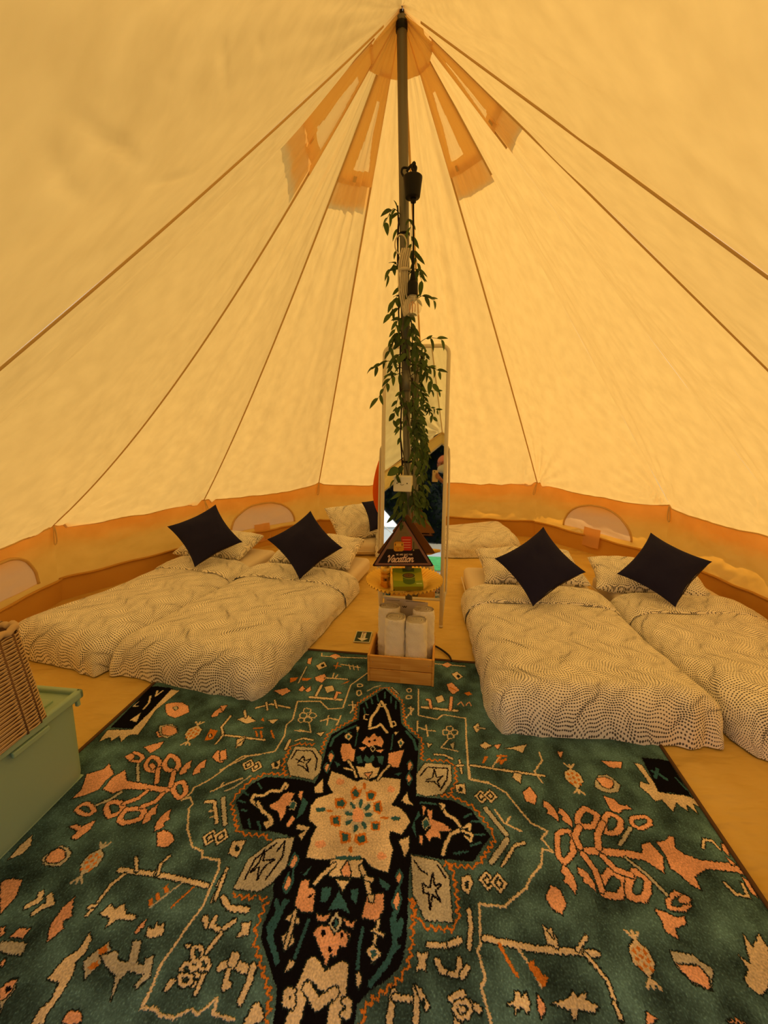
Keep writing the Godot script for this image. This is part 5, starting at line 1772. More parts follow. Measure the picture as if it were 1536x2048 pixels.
func build_tray_set() -> void:
	var c := Vector3(0.138, 0.0, -2.24)
	var o := thing("tray", "round gold tray with a fluted rim fixed round the pole", "tray", spot(Vector3(0.118, 0, -2.235)))
	var prof := [[0.0, 0.470], [0.06, 0.470], [0.115, 0.470], [0.135, 0.472], [0.160, 0.480], [0.19, 0.492], [0.222, 0.503]]
	put(o, "dish", sheet(432, 12, func(u: float, v: float) -> Array:
		var f := v * 6.0
		var i := mini(int(f), 5)
		var rr: float = lerpf(prof[i][0], prof[i + 1][0], f - i)
		var yy: float = lerpf(prof[i][1], prof[i + 1][1], f - i)
		var a := u * TAU
		var k := smoothstep(0.118, 0.16, rr)
		yy += 0.0075 * k * cos(a * 54.0)
		return [Vector3(cos(a) * rr, yy, sin(a) * rr), Vector2(u, v)]), M.gold)
	put(o, "collar", lathe([Vector2(0.024, 0.44), Vector2(0.036, 0.44), Vector2(0.036, 0.468), Vector2(0.024, 0.468)], 20), M.black, spot(Vector3(pole_x(0.45) - 0.118, 0, -0.005)))
	# A-frame sign
	var s := thing("sign", "dark brown triangular table sign reading We are out for Vacation", "sign", spot(Vector3(0.105, 0.610, -2.18)))
	var tri := PackedVector2Array([Vector2(-0.168, 0.006), Vector2(-0.162, 0.0), Vector2(0.162, 0.0), Vector2(0.168, 0.006), Vector2(0.006, 0.266), Vector2(0.0, 0.270), Vector2(-0.006, 0.266)])
	var pm := mat(Color.WHITE, 0.55, 0, 0.3)
	pm.albedo_texture = sign_print()
	put(s, "front_panel", plate(tri, 0.006), pm, Transform3D(Basis(Vector3.RIGHT, -0.11), Vector3(0, 0, 0.03)))
	put(s, "back_panel", plate(tri, 0.006), M.cork, Transform3D(Basis(Vector3.UP, PI) * Basis(Vector3.RIGHT, -0.36), Vector3(0.024, 0.03, -0.105)))
	put(s, "strap", tube(smooth_path([Vector3(0, 0.262, 0.004), Vector3(0.006, 0.272, -0.012), Vector3(0.014, 0.268, -0.022)], 4), 0.004, 6), M.cork)
	# small gold tin
	var t := thing("tin", "small ribbed gold tin with a perforated lid on the tray", "tin", spot(Vector3(0.009, 0.471, -2.20)))
	put(t, "tin_body", lathe([Vector2(0, 0), Vector2(0.029, 0), Vector2(0.030, 0.004), Vector2(0.028, 0.008), Vector2(0.030, 0.012), Vector2(0.0275, 0.017), Vector2(0.0270, 0.085), Vector2(0.0285, 0.089), Vector2(0.0270, 0.093), Vector2(0, 0.093)], 28), M.brass)
	put(t, "lid", lathe([Vector2(0, 0.093), Vector2(0.0275, 0.093), Vector2(0.029, 0.098), Vector2(0.028, 0.114), Vector2(0.023, 0.119), Vector2(0, 0.120)], 28), M.gold)
	for k in 7:
		var a := TAU * k / 7.0
		put(t, "hole", lathe([Vector2(0, 0), Vector2(0.003, 0), Vector2(0.003, 0.001), Vector2(0, 0.001)], 8), M.black, spot(Vector3(cos(a) * 0.015, 0.1192, sin(a) * 0.015)))
	for yy in [0.036, 0.066, 0.073]:
		put(t, "ring", lathe([Vector2(0.027, -0.001), Vector2(0.0285, 0), Vector2(0.027, 0.001)], 28), M.gold, spot(Vector3(0, yy, 0)))
	var lab := Image.create_empty(96, 96, false, Image.FORMAT_RGB8)
	lab.fill(Color(0.70, 0.48, 0.18))
	lab.fill_rect(Rect2i(4, 4, 88, 88), Color(0.55, 0.34, 0.10))
	lab.fill_rect(Rect2i(10, 10, 76, 76), Color(0.66, 0.44, 0.15))
	disc(lab, Vector2(48, 50), 22, Color(0.10, 0.09, 0.07))
	for k in 6:
		stroke(lab, PackedVector2Array([Vector2(48, 50), Vector2(48, 50) + Vector2(34, 0).rotated(TAU * k / 6.0)]), 7, Color(0.12, 0.10, 0.07))
	var lm := mat(Color.WHITE, 0.5)
	lm.albedo_texture = ImageTexture.create_from_image(lab)
	put(t, "label", sheet(8, 1, func(u: float, v: float) -> Array:
		var a := PI * 0.5 + (0.5 - u) * 1.1
		return [Vector3(cos(a) * 0.0279, 0.062 - v * 0.024, sin(a) * 0.0279), Vector2(u, v)]), lm)
	# green carton
	var g := thing("carton", "flat green mosquito coil carton lying tilted on the gold tray", "carton", Transform3D(yaw(1.5) * Basis(Vector3.RIGHT, deg_to_rad(24)), Vector3(0.133, 0.522, -2.178)))
	put(g, "carton_body", rbox(Vector3(0.166, 0.034, 0.145), 0.002, 1), mat(Color(0.52, 0.56, 0.12), 0.45))
	var cp := mat(Color.WHITE, 0.4, 0, 0.5)
	cp.albedo_texture = carton_print()
	put(g, "printed_top", sheet(1, 1, func(u: float, v: float) -> Array: return [Vector3((u - 0.5) * 0.164, 0.0174, (v - 0.5) * 0.143), Vector2(u, v)]), cp)
	put(g, "tuck_flap", rbox(Vector3(0.006, 0.010, 0.002), 0.0005, 1), mat(Color(0.12, 0.13, 0.05), 0.6), spot(Vector3(-0.080, -0.010, 0.0728)))

func carton_print() -> ImageTexture:
	var im := Image.create_empty(320, 280, false, Image.FORMAT_RGB8)
	im.fill(Color(0.50, 0.57, 0.10))
	fill_poly(im, PackedVector2Array([Vector2(0, 60), Vector2(110, 90), Vector2(110, 200), Vector2(0, 190)]), Color(0.64, 0.63, 0.08))
	fill_poly(im, PackedVector2Array([Vector2(320, 60), Vector2(230, 90), Vector2(230, 200), Vector2(320, 190)]), Color(0.64, 0.63, 0.08))
	im.fill_rect(Rect2i(108, 0, 132, 60), Color(0.22, 0.32, 0.09))
	var ell := func(c: Vector2, rx: float, ry: float, col: Color) -> void:
		var q := PackedVector2Array()
		for k in 28:
			q.append(c + Vector2(cos(TAU * k / 28.0) * rx, sin(TAU * k / 28.0) * ry))
		fill_poly(im, q, col)
	ell.call(Vector2(172, 205), 66, 46, Color(0.28, 0.38, 0.10))
	im.fill_rect(Rect2i(106, 120, 132, 85), Color(0.28, 0.38, 0.10))
	im.fill_rect(Rect2i(106, 170, 132, 10), Color(0.40, 0.50, 0.14))
	ell.call(Vector2(172, 120), 76, 46, Color(0.62, 0.62, 0.28))
	ell.call(Vector2(172, 118), 68, 40, Color(0.22, 0.30, 0.10))
	for k in 4:
		var r := 54.0 - k * 12.0
		ell.call(Vector2(172, 116), r, r * 0.55, Color(0.58, 0.38, 0.20))
		ell.call(Vector2(172, 116), r - 6, (r - 6) * 0.55, Color(0.26, 0.22, 0.10))
	for k in 5:
		im.fill_rect(Rect2i(248 + k * 13, 232, 9, 14), Color(0.78, 0.84, 0.55))
	return ImageTexture.create_from_image(im)

# ---------------------------------------------------------------- crate, towels, floor things
func build_crate() -> void:
	var x := Vector3(0.9897, 0, 0.1426)
	var z := Vector3(-0.1426, 0, 0.9897)
	var b := Basis(x, Vector3.UP, z)
	var f := Transform3D(b, Vector3(-0.09, 0.012, -1.978))
	var W := 0.358
	var D := 0.25
	var H := 0.158
	var o := thing("crate", "small open pine crate of planks on the far edge of the rug", "crate", f)
	var hh := H * 0.5
	for k in 2:
		for zz in [-0.008, -D + 0.008]:
			put(o, "plank", rbox(Vector3(W - 0.024, hh - 0.004, 0.014), 0.003), M.pine, spot(Vector3(W * 0.5, hh * (k + 0.5), zz)))
		for xx in [0.006, W - 0.006]:
			put(o, "plank", rbox(Vector3(0.012, hh - 0.001, D), 0.002), M.pine, Transform3D(Basis(), Vector3(xx, hh * (k + 0.5), -D * 0.5)))
	put(o, "bottom_board", rbox(Vector3(W - 0.024, 0.008, D - 0.03), 0.002), M.pine, spot(Vector3(W * 0.5, 0.008, -D * 0.5)))
	for xx in [0.03, W - 0.03]:
		put(o, "nail", lathe([Vector2(0, 0), Vector2(0.002, 0), Vector2(0.0015, 0.001), Vector2(0, 0.001)], 8), M.steel, Transform3D(Basis(Vector3.RIGHT, PI / 2), Vector3(xx, 0.12, -0.001)))
	# towels
	var spots := [[0.141, -0.085, 0.055, 0.05, 0.338, "front left roll of the white towels standing in the crate"], [0.256, -0.080, 0.057, 0.05, 0.330, "front right roll of the white towels standing in the crate"], [0.095, -0.180, 0.060, 0.042, 0.352, "rear left roll of the white towels, behind the front left one"], [0.290, -0.175, 0.060, 0.042, 0.348, "rear right roll of the white towels with a rumpled top"]]
	for k in 4:
		var s: Array = spots[k]
		var t := thing("rolled_towel", s[5], "towel", f * spot(Vector3(s[0], 0.014, s[1])), "rolled white towels in the crate")
		var nz := noise(300 + k, 2.0, 3)
		put(t, "roll", sheet(40, 34, func(u: float, v: float) -> Array:
			var a := u * TAU
			var e := 1.0
			var y: float = v * s[4]
			if v > 0.95:
				var q := (v - 0.95) / 0.05
				e = sqrt(maxf(0.0, 1.0 - q * q * 0.16))
			var w := 1.0 + 0.10 * nz.get_noise_3d(cos(a) * 1.2, y * 7.0, sin(a) * 1.2) + 0.012 * sin(y * 150.0 + 2.0 * sin(a))
			var flare := 1.0 + 0.08 * (1.0 - v)
			return [Vector3(spow(cos(a), 0.75) * s[2] * w * e * flare, y, spow(sin(a), 0.75) * s[3] * w * e * flare), Vector2(u, v)]), M.towel)
		var spiral := []
		for q in 46:
			var a := q * 0.42
			var r := 0.16 + 0.78 * q / 45.0
			spiral.append(Vector3(cos(a) * s[2] * r * 0.82, s[4] - 0.002 - 0.010 * r * r, sin(a) * s[3] * r * 0.82))
		put(t, "rolled_top", sheet(28, 6, func(u: float, v: float) -> Array:
			var a := u * TAU
			return [Vector3(spow(cos(a), 0.75) * s[2] * 0.93 * v, s[4] - 0.004 - 0.004 * v * v, spow(sin(a), 0.75) * s[3] * 0.93 * v), Vector2(u, v)]), M.towel)
		put(t, "rolled_edge", tube(spiral, 0.0065, 6), M.towel)
	# printed paper sleeve behind the towels
	var pp := thing("paper_sleeve", "greyish paper sleeve with thin dark lines standing behind the towels", "paper sleeve", f * Transform3D(Basis(Vector3.RIGHT, -0.06), Vector3(0.175, 0.012, -0.228)))
	var pim := Image.create_empty(256, 384, false, Image.FORMAT_RGB8)
	pim.fill(Color(0.82, 0.77, 0.72))
	pim.fill_rect(Rect2i(20, 18, 76, 3), Color(0.40, 0.35, 0.33))
	pim.fill_rect(Rect2i(130, 18, 110, 3), Color(0.40, 0.35, 0.33))
	stroke(pim, PackedVector2Array([Vector2(112, 52), Vector2(120, 60), Vector2(124, 50), Vector2(130, 60), Vector2(136, 50)]), 4, Color(0.25, 0.2, 0.2))
	var pmat := mat(Color.WHITE, 0.6)
	pmat.albedo_texture = ImageTexture.create_from_image(pim)
	put(pp, "sleeve_sheet", plate(PackedVector2Array([Vector2(-0.125, 0), Vector2(0.125, 0), Vector2(0.135, 0.355), Vector2(-0.118, 0.375)]), 0.003), pmat)
	# floor sticker
	var im := Image.create_empty(160, 160, false, Image.FORMAT_RGB8)
	im.fill(Color(0.80, 0.78, 0.66))
	im.fill_rect(Rect2i(8, 10, 144, 142), Color(0.07, 0.19, 0.10))
	im.fill_rect(Rect2i(58, 18, 46, 90), Color(0.85, 0.82, 0.76))
	fill_poly(im, PackedVector2Array([Vector2(26, 104), Vector2(136, 104), Vector2(81, 146)]), Color(0.85, 0.82, 0.76))
	for k in 3:
		im.fill_rect(Rect2i(70, 30 + k * 26, 22, 6), Color(0.25, 0.22, 0.18))
		im.fill_rect(Rect2i(70, 30 + k * 26, 6, 18), Color(0.25, 0.22, 0.18))
	im.fill_rect(Rect2i(66, 20, 30, 6), Color(0.70, 0.25, 0.15))
	var sm := mat(Color.WHITE, 0.5)
	sm.albedo_texture = ImageTexture.create_from_image(im)
	var st := thing("floor_sticker", "dark green floor sticker with a white arrow left of the crate", "sticker", Transform3D(yaw(-6), Vector3(-0.138, 0.003, -2.462)))
	put(st, "sticker_sheet", rbox(Vector3(0.108, 0.003, 0.142), 0.001, 1), mat(Color(0.80, 0.78, 0.66), 0.5))
	put(st, "arrow_print", sheet(1, 1, func(u: float, v: float) -> Array: return [Vector3((u - 0.5) * 0.107, 0.002, (v - 0.5) * 0.141), Vector2(u, v)]), sm)
	var cab := thing("floor_cable", "dark cable curving over the groundsheet right of the crate", "cable", Transform3D())
	put(cab, "cable_run", tube(smooth_path([Vector3(0.20, 0.006, -2.36), Vector3(0.27, 0.008, -2.36), Vector3(0.33, 0.009, -2.33), Vector3(0.39, 0.008, -2.24), Vector3(0.40, 0.008, -2.17)], 7), 0.006, 8), mat(Color(0.13, 0.07, 0.05), 0.5))

func build_storage() -> void:
	var zf := Vector3(-0.124, 0, 0.992)
	var xr := Vector3(0.992, 0, 0.124)
	var b := Basis(xr, Vector3.UP, zf)
	var corner := Vector3(-1.195, 0.013, -1.375)
	var c := corner - xr * 0.21 + zf * 0.32
	var o := thing("storage_box", "mint green lidded plastic storage box at the left rug edge", "storage box", Transform3D(b, c))
	var W := 0.42
	var D := 0.64
	var H := 0.345
	put(o, "tub", sheet(48, 12, func(u: float, v: float) -> Array:
		var a := u * TAU + PI * 0.25
		var k := 1.0 + 0.055 * v
		var y := v * H
		if v == 0.0:
			k = 0.97
		return [Vector3(spow(cos(a), 0.12) * W * 0.5 * k, y, spow(sin(a), 0.12) * D * 0.5 * (1.0 + 0.03 * v)), Vector2(u, v)]), M.mint)
	put(o, "tub_floor", rbox(Vector3(W * 0.98, 0.004, D * 0.98), 0.001, 1), M.mint, spot(Vector3(0, 0.003, 0)))
	var lw := W * 1.055 + 0.035
	var ld := D * 1.03 + 0.035
	var lid := put(o, "lid", rbox(Vector3(lw - 0.02, 0.012, ld - 0.02), 0.004), M.mint, spot(Vector3(0, H + 0.008, 0)))
	var rim := []
	for s in [-1.0, 1.0]:
		rim.append([rbox(Vector3(0.024, 0.036, ld), 0.009, 3), spot(Vector3(s * (lw * 0.5 - 0.012), H + 0.012, 0))])
		rim.append([rbox(Vector3(lw, 0.036, 0.024), 0.009, 3), spot(Vector3(0, H + 0.012, s * (ld * 0.5 - 0.012)))])
	put(lid, "lid_rim", join(rim), M.mint, spot(Vector3(0, -H - 0.008, 0)))
	put(lid, "raised_panel", rbox(Vector3(lw - 0.13, 0.012, ld - 0.13), 0.005), M.mint, spot(Vector3(0, 0.008, 0)))
	for s in [-0.13, 0.2]:
		put(o, "latch", rbox(Vector3(0.012, 0.020, 0.13), 0.004), M.mint, spot(Vector3(W * 0.5 * 1.055 + 0.014, H - 0.018, s)))
	put(o, "corner_lug", rbox(Vector3(0.014, 0.03, 0.014), 0.003), M.mint, spot(Vector3(W * 0.5 * 1.05 + 0.004, H - 0.018, -D * 0.5 * 1.02)))
	# wicker basket on the lid
	var bw := 0.30
	var bd := 0.46
	var bh := 0.36
	var top := 0.013 + H + 0.024
	var bc := Vector3(-1.165, top, -1.245) - xr * (bw * 0.5) + zf * (bd * 0.5)
	var k := thing("basket", "woven wicker basket standing on the mint green box lid", "basket", Transform3D(Basis(Vector3.UP, 0.06) * b, bc))
	var per := func(a: float, y: float) -> Vector3:
		var f := 1.0 - 0.10 * (y / bh)
		return Vector3(spow(cos(a), 0.16) * bw * 0.5 * f, y, spow(sin(a), 0.16) * bd * 0.5 * f)
	# arc-length table so that the stakes are evenly spaced
	var table := []
	var total := 0.0
	var prev: Vector3 = per.call(0.0, 0.0)
	for q in 721:
		var p: Vector3 = per.call(TAU * q / 720.0, 0.0)
		total += p.distance_to(prev)
		prev = p
		table.append(total)
	var angle := func(d: float) -> float:
		var t := fposmod(d, total)
		var i: int = table.bsearch(t)
		return TAU * i / 720.0
	var stakes := 30
	var angs := []
	for q in stakes * 4 + 1:
		angs.append(angle.call(total * (q % (stakes * 4)) / (stakes * 4.0)))
	var rows := []
	var n_rows := 54
	for r in n_rows:
		var y := 0.006 + r * (bh - 0.02) / n_rows
		rows.append([sheet(stakes * 4, 5, func(u: float, v: float) -> Array:
			var i := int(round(u * stakes * 4))
			var p: Vector3 = per.call(angs[i], y)
			var nrm := Vector3(spow(cos(angs[i]), 1.8), 0, spow(sin(angs[i]), 1.8)).normalized()
			var wv := sin(PI * i / 4.0 + (PI if r % 2 else 0.0)) * 0.0032
			var a := v * TAU
			return [p + nrm * (wv + cos(a) * 0.0028) + Vector3(0, sin(a) * 0.0030 + 0.0012 * sin(i * 1.3 + r), 0), Vector2(u, v)])])
	var weave := put(k, "weave", join(rows), M.wicker)
	weave.set_meta("kind", "stuff")
	var st := []
	for q in stakes:
		var a: float = angs[q * 4]
		st.append([tube([per.call(a, 0.0), per.call(a, bh * 0.5), per.call(a, bh)], 0.0045, 5)])
	var stk := put(k, "stakes", join(st), M.wicker_dark)
	stk.set_meta("kind", "stuff")
	var rimp := []
	for q in 121:
		var a: float = angle.call(total * q / 120.0)
		rimp.append(per.call(a, bh) + Vector3(0, 0.004 * sin(q * 1.9) + 0.003 * sin(q * 0.7), 0))
	put(k, "braided_rim", tube(rimp, 0.011, 7), M.wicker)
	put(k, "inner_lining", sheet(60, 2, func(u: float, v: float) -> Array:
		var p: Vector3 = per.call(u * TAU, v * bh)
		return [Vector3(p.x * 0.97, p.y, p.z * 0.97), Vector2(u, v)]), M.wicker_dark)
	put(k, "base", rbox(Vector3(bw * 0.97, 0.008, bd * 0.97), 0.003, 1), M.wicker_dark, spot(Vector3(0, 0.005, 0)))

# ---------------------------------------------------------------- outside the doorway, seen in the mirror
func build_outside() -> void:
	var g := thing("ground", "bare sandy ground spreading outside the tent doorway", "ground", Transform3D(), "", "structure")
	put(g, "soil", sheet(24, 24, func(u: float, v: float) -> Array:
		return [Vector3((u - 0.5) * 44.0, -0.05 + 0.01 * sin(u * 40.0) * sin(v * 50.0), (v - 0.5) * 44.0), Vector2(u * 20, v * 20)]), M.soil)
	var tf := thing("turf_mat", "bright green turf mat laid outside the doorway, seen in the mirror", "turf mat", spot(Vector3(0.95, -0.03, 2.4)))
	put(tf, "turf", rbox(Vector3(3.6, 0.03, 2.6), 0.012), M.grass)
	put(tf, "edge_tape", rbox(Vector3(3.66, 0.012, 2.66), 0.004, 1), M.soil, spot(Vector3(0, -0.008, 0)))
	put(g, "paved_strip", rbox(Vector3(9.0, 0.04, 1.4), 0.01, 1), mat(Color(0.62, 0.62, 0.60), 0.9), spot(Vector3(0.5, -0.04, 4.3)))
	# tall dark hedge across the lawn
	var o := thing("hedge", "tall dark leafy hedge and trees beyond the ground outside", "hedge", spot(Vector3(0, 0, 11.0)), "", "stuff")
	var rg := RandomNumberGenerator.new()
	rg.seed = 12
	var core := noise(401, 0.5, 3)
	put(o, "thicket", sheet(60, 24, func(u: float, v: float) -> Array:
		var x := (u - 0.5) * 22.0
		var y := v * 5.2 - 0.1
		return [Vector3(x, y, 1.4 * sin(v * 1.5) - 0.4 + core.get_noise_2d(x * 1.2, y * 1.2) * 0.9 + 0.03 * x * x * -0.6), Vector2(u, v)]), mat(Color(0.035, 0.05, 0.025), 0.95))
	var mm := MultiMesh.new()
	mm.transform_format = MultiMesh.TRANSFORM_3D
	mm.mesh = leaf_mesh(0.16, 0.09, 0.2)
	mm.instance_count = 9000
	for k in 9000:
		var x := rg.randf_range(-10.5, 10.5)
		var y := rg.randf_range(0.0, 5.2)
		var z := 1.4 * sin(y / 6.5 * 1.5) - 0.4 + core.get_noise_2d(x * 1.2, y * 1.2) * 0.9 - 0.018 * x * x - rg.randf_range(0.02, 0.3)
		var bs := Basis.from_euler(Vector3(rg.randf_range(-1.2, 0.6), rg.randf_range(0, TAU), rg.randf_range(-0.6, 0.6))).scaled(Vector3.ONE * rg.randf_range(0.6, 1.3))
		mm.set_instance_transform(k, Transform3D(bs, Vector3(x, y, z)))
	var mi := MultiMeshInstance3D.new()
	mi.name = "foliage"
	mi.multimesh = mm
	mi.material_override = M.hedge
	mi.set_meta("kind", "stuff")
	o.add_child(mi, true)
	for k in 4:
		put(o, "trunk", tube(smooth_path([Vector3(-6.0 + k * 4.1, 0, 0.3), Vector3(-6.1 + k * 4.1, 1.6, 0.4), Vector3(-5.8 + k * 4.1, 3.2, 0.6)], 4), 0.12, 8, 0.6), M.bark)
	# white neighbouring tent
	var t := thing("white_tent", "white tent standing outside beyond the doorway", "tent", spot(Vector3(-3.7, 0, 5.2)))
	put(t, "tent_roof", sheet(60, 12, func(u: float, v: float) -> Array:
		var a := u * TAU
		var r := 2.1 * v * (1.0 + 0.03 * cos(a * 10.0))
		return [Vector3(cos(a) * r, 2.7 - 2.1 * v + 0.25 * v * (1.0 - v), sin(a) * r), Vector2(u, v)]), M.white_tent)
	put(t, "tent_wall", sheet(60, 4, func(u: float, v: float) -> Array:
		var a := u * TAU
		var r := 2.08 * (1.0 + 0.03 * cos(a * 10.0))
		return [Vector3(cos(a) * r, 0.6 - 0.65 * v, sin(a) * r), Vector2(u, v)]), M.white_tent)
	for k in 3:
		var a := 0.2 - k * 0.55
		put(t, "guy_rope", tube([Vector3(cos(a) * 2.05, 0.62, sin(a) * 2.05), Vector3(cos(a) * 3.0, -0.02, sin(a) * 3.0)], 0.012, 5), M.white_cord)

# ---------------------------------------------------------------- the photographer
# smooth union of tapered capsules: bones are [a, b, ra, rb]
func field(bones: Array, p: Vector3, k: float) -> float:
	var d := 9.0
	for b in bones:
		var a: Vector3 = b[0]
		var ab: Vector3 = b[1] - a
		var t := clampf((p - a).dot(ab) / maxf(ab.length_squared(), 1e-6), 0, 1)
		var e: float = p.distance_to(a + ab * t) - lerpf(b[2], b[3], t)
		if e < d + k:
			var h := clampf(0.5 + 0.5 * (d - e) / k, 0, 1)
			d = lerpf(d, e, h) - k * h * (1.0 - h)
	return d

func nets(bones: Array, cell: float, k: float, cut = null) -> ArrayMesh:
	var lo := Vector3.ONE * 1e9
	var hi := -lo
	for b in bones:
		var r := maxf(b[2], b[3]) + cell * 2
		for e in 2:
			lo = lo.min(b[e] - Vector3.ONE * r)
			hi = hi.max(b[e] + Vector3.ONE * r)
	var n := Vector3i(((hi - lo) / cell).ceil()) + Vector3i.ONE
	var f := PackedFloat32Array()
	f.resize(n.x * n.y * n.z)
	var i := 0
	for z in n.z:
		for y in n.y:
			for x in n.x:
				var p := lo + Vector3(x, y, z) * cell
				var v := field(bones, p, k)
				if cut != null:
					v = maxf(v, cut.call(p))
				f[i] = v
				i += 1
	var st := SurfaceTool.new()
	st.begin(Mesh.PRIMITIVE_TRIANGLES)
	var ids := {}
	var sy := n.x
	var sz := n.x * n.y
	var count := 0
	for z in n.z - 1:
		for y in n.y - 1:
			for x in n.x - 1:
				var o := x + y * sy + z * sz
				var s := Vector3()
				var m := 0
				var inside := 0
				for c in 8:
					if f[o + (c & 1) + ((c >> 1) & 1) * sy + (c >> 2) * sz] < 0:
						inside += 1
				if inside == 0 or inside == 8:
					continue
				for e in [[0, 1], [2, 3], [4, 5], [6, 7], [0, 2], [1, 3], [4, 6], [5, 7], [0, 4], [1, 5], [2, 6], [3, 7]]:
					var va := f[o + (e[0] & 1) + ((e[0] >> 1) & 1) * sy + (e[0] >> 2) * sz]
					var vb := f[o + (e[1] & 1) + ((e[1] >> 1) & 1) * sy + (e[1] >> 2) * sz]
					if (va < 0) != (vb < 0):
						var t := va / (va - vb)
						s += Vector3(e[0] & 1, (e[0] >> 1) & 1, e[0] >> 2).lerp(Vector3(e[1] & 1, (e[1] >> 1) & 1, e[1] >> 2), t)
						m += 1
				st.set_uv(Vector2.ZERO)
				st.add_vertex(lo + (Vector3(x, y, z) + s / m) * cell)
				ids[o] = count
				count += 1
	for o in ids:
		for ax in 3:
			var s1: int = [1, sy, sz][ax]
			var a1: int = [sy, sz, 1][ax]
			var a2: int = [sz, 1, sy][ax]
			if (f[o] < 0) != (f[o + s1] < 0) and ids.has(o - a1) and ids.has(o - a2) and ids.has(o - a1 - a2):
				var q := [ids[o], ids[o - a1], ids[o - a1 - a2], ids[o - a2]]
				var order := [0, 2, 1, 0, 3, 2] if f[o] < 0 else [0, 1, 2, 0, 2, 3]
				for e in order:
					st.add_index(q[e])
	st.generate_normals()
	return st.commit()

func build_person() -> void:
	var skin := mat(Color(0.62, 0.42, 0.32), 0.6)
	var o := thing("person", "person in a pink cap and pale mask holding up a phone, seen in the mirror", "person", Transform3D())
	var head := Vector3(0.115, 1.525, 0.235)
	var chest := Vector3(0.27, 1.22, 0.36)
	var hip := Vector3(0.28, 0.86, 0.36)
	var body := [[head + Vector3(0, 0.025, 0.012), head + Vector3(0, 0.03, 0.02), 0.088, 0.088], [head + Vector3(0, -0.055, -0.035), head + Vector3(0, 0.0, -0.02), 0.045, 0.07], [head + Vector3(0.03, -0.08, 0.03), Vector3(0.23, 1.37, 0.34), 0.048, 0.056],
		[head + Vector3(0, -0.005, -0.092), head + Vector3(0, -0.028, -0.105), 0.010, 0.014],
		[Vector3(0.16, 1.34, 0.36), Vector3(0.39, 1.34, 0.36), 0.07, 0.07], [chest, hip, 0.125, 0.125], [hip + Vector3(-0.06, 0, 0), hip + Vector3(0.06, 0, 0), 0.12, 0.12],
		[Vector3(0.43, 1.33, 0.35), Vector3(0.44, 1.09, 0.16), 0.05, 0.040], [Vector3(0.44, 1.09, 0.16), Vector3(0.115, 1.285, 0.075), 0.040, 0.026],
		[Vector3(0.13, 1.33, 0.37), Vector3(0.13, 1.08, 0.44), 0.05, 0.040], [Vector3(0.13, 1.08, 0.44), Vector3(0.15, 0.87, 0.36), 0.038, 0.027], [Vector3(0.15, 0.87, 0.36), Vector3(0.155, 0.79, 0.33), 0.030, 0.022],
		[hip + Vector3(-0.09, -0.04, 0), Vector3(0.19, 0.46, 0.34), 0.088, 0.058], [Vector3(0.19, 0.46, 0.34), Vector3(0.19, 0.08, 0.37), 0.055, 0.036], [Vector3(0.19, 0.04, 0.37), Vector3(0.185, 0.03, 0.22), 0.038, 0.03],
		[hip + Vector3(0.09, -0.04, 0), Vector3(0.37, 0.46, 0.34), 0.088, 0.058], [Vector3(0.37, 0.46, 0.34), Vector3(0.37, 0.08, 0.37), 0.055, 0.036], [Vector3(0.37, 0.04, 0.37), Vector3(0.375, 0.03, 0.22), 0.038, 0.03]]
	put(o, "body", nets(body, 0.017, 0.03), skin)
	for s in [-1.0, 1.0]:
		put(o, "eye", lathe([Vector2(0, -0.009), Vector2(0.009, -0.005), Vector2(0.011, 0), Vector2(0.009, 0.005), Vector2(0, 0.009)], 10), mat(Color(0.10, 0.07, 0.06), 0.3), spot(head + Vector3(s * 0.032, 0.012, -0.078)))
		put(o, "ear", nets([[head + Vector3(s * 0.088, -0.02, 0.01), head + Vector3(s * 0.092, 0.025, 0.018), 0.012, 0.016]], 0.006, 0.01), skin)
	# the hand round the phone: palm, thumb and four bent fingers
	var w := Vector3(0.105, 1.29, 0.07)
	var hand := [[w, Vector3(0.07, 1.325, 0.045), 0.024, 0.026], [Vector3(0.07, 1.325, 0.045), Vector3(0.055, 1.35, 0.04), 0.026, 0.022]]
	for k in 4:
		var by := 1.305 + k * 0.020
		hand.append([Vector3(0.058, by + 0.01, 0.034), Vector3(0.050 - k * 0.002, by + 0.018, 0.004), 0.010, 0.009])
		hand.append([Vector3(0.050 - k * 0.002, by + 0.018, 0.004), Vector3(0.020 + absf(k - 1.5) * 0.008, by + 0.022, 0.000), 0.009, 0.008])
	hand.append([Vector3(0.065, 1.345, 0.052), Vector3(0.030, 1.375, 0.044), 0.012, 0.010])
	hand.append([Vector3(0.030, 1.375, 0.044), Vector3(0.008, 1.385, 0.034), 0.010, 0.008])
	put(o, "hand", nets(hand, 0.005, 0.008), skin)
	# clothes
	var shirt := [[Vector3(0.16, 1.34, 0.36), Vector3(0.39, 1.34, 0.36), 0.085, 0.085], [chest, hip + Vector3(0, 0.02, 0), 0.145, 0.14], [Vector3(0.43, 1.33, 0.35), Vector3(0.44, 1.16, 0.22), 0.068, 0.064], [Vector3(0.13, 1.33, 0.37), Vector3(0.13, 1.15, 0.42), 0.066, 0.062]]
	put(o, "shirt", nets(shirt, 0.017, 0.03, func(p: Vector3) -> float: return p.y - 1.40), mat(Color(0.07, 0.06, 0.07), 0.9))
	var pants := [[hip + Vector3(-0.06, 0, 0), hip + Vector3(0.06, 0, 0), 0.138, 0.138], [hip + Vector3(-0.09, -0.04, 0), Vector3(0.19, 0.46, 0.34), 0.102, 0.074], [Vector3(0.19, 0.46, 0.34), Vector3(0.19, 0.12, 0.37), 0.074, 0.06], [hip + Vector3(0.09, -0.04, 0), Vector3(0.37, 0.46, 0.34), 0.102, 0.074], [Vector3(0.37, 0.46, 0.34), Vector3(0.37, 0.12, 0.37), 0.074, 0.06]]
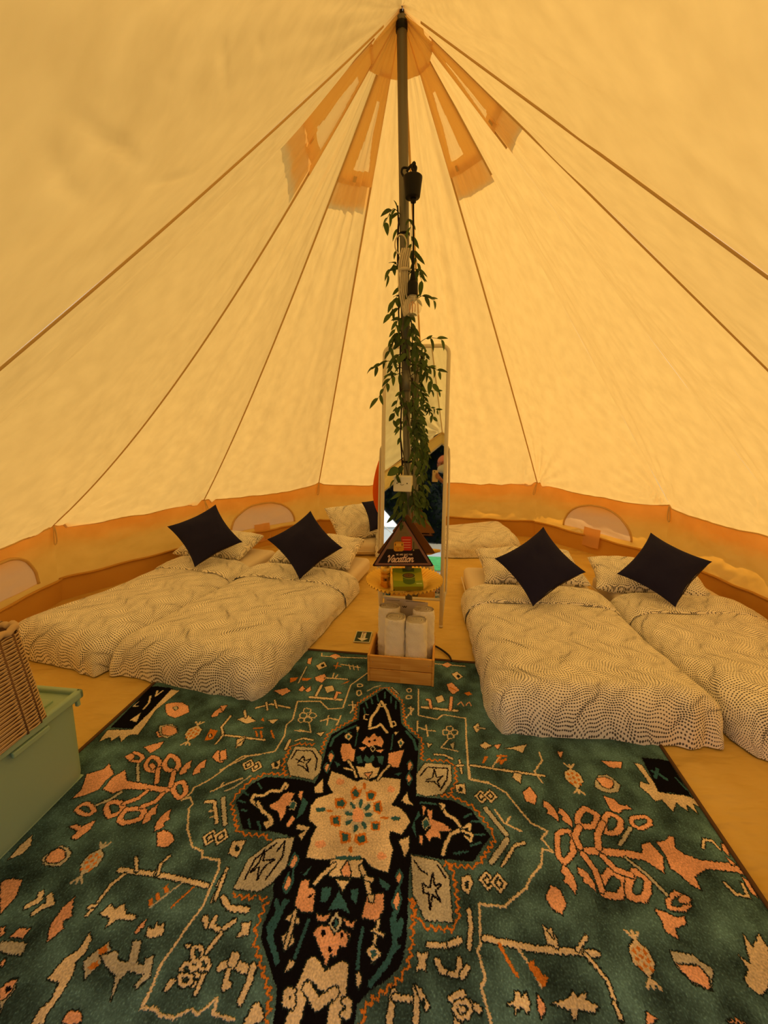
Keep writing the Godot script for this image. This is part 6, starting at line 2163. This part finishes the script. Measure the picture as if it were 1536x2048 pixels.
	put(o, "trousers", nets(pants, 0.017, 0.03), mat(Color(0.10, 0.11, 0.15), 0.9))
	for x in [0.187, 0.372]:
		put(o, "shoe", nets([[Vector3(x, 0.045, 0.39), Vector3(x, 0.04, 0.19), 0.048, 0.042]], 0.012, 0.02, func(p: Vector3) -> float: return 0.0 - p.y), mat(Color(0.5, 0.48, 0.45), 0.7))
	var pink := mat(Color(0.80, 0.55, 0.55), 0.9)
	put(o, "cap", nets([[head + Vector3(0, 0.05, 0.012), head + Vector3(0, 0.055, 0.03), 0.100, 0.098]], 0.009, 0.01, func(p: Vector3) -> float: return head.y + 0.035 - p.y), pink)
	put(o, "cap_peak", nets([[head + Vector3(-0.045, 0.045, -0.085), head + Vector3(-0.03, 0.035, -0.14), 0.012, 0.008], [head + Vector3(0.0, 0.05, -0.09), head + Vector3(0.0, 0.04, -0.15), 0.012, 0.008], [head + Vector3(0.045, 0.045, -0.085), head + Vector3(0.03, 0.035, -0.14), 0.012, 0.008]], 0.006, 0.02), pink)
	put(o, "mask", nets([[head + Vector3(-0.04, -0.055, -0.05), head + Vector3(0.04, -0.055, -0.05), 0.052, 0.052], [head + Vector3(0, -0.03, -0.075), head + Vector3(0, -0.07, -0.07), 0.042, 0.04]], 0.008, 0.02), mat(Color(0.80, 0.82, 0.84), 0.9))
	put(o, "hair", nets([[head + Vector3(0, 0.03, 0.04), head + Vector3(0.0, -0.06, 0.075), 0.092, 0.06]], 0.01, 0.02, func(p: Vector3) -> float: return head.z + 0.01 - p.z), mat(Color(0.06, 0.045, 0.04), 0.8))
	var ph := thing("phone", "cream backed phone held up in front of the masked face", "phone", Transform3D(Basis(Vector3.FORWARD, 0.02), Vector3(0.014, 1.355, 0.022)))
	put(ph, "phone_body", rbox(Vector3(0.078, 0.158, 0.009), 0.004, 3), mat(Color(0.80, 0.70, 0.55), 0.35))
	put(ph, "screen", rbox(Vector3(0.070, 0.148, 0.001), 0.0004, 1), M.black, spot(Vector3(0, 0, 0.0047)))
	put(ph, "lens", lathe([Vector2(0, 0), Vector2(0.008, 0), Vector2(0.007, 0.003), Vector2(0, 0.003)], 16), M.black, Transform3D(Basis(Vector3.RIGHT, -PI / 2), Vector3(-0.012, 0.058, -0.0045)))

func _ready() -> void:
	setup_view()
	make_materials()
	build_tent()
	build_rug()
	build_beds()
	build_storage()
	build_mirror()
	build_crate()
	build_pole()
	build_tray_set()
	build_garland()
	build_person()
	build_outside()
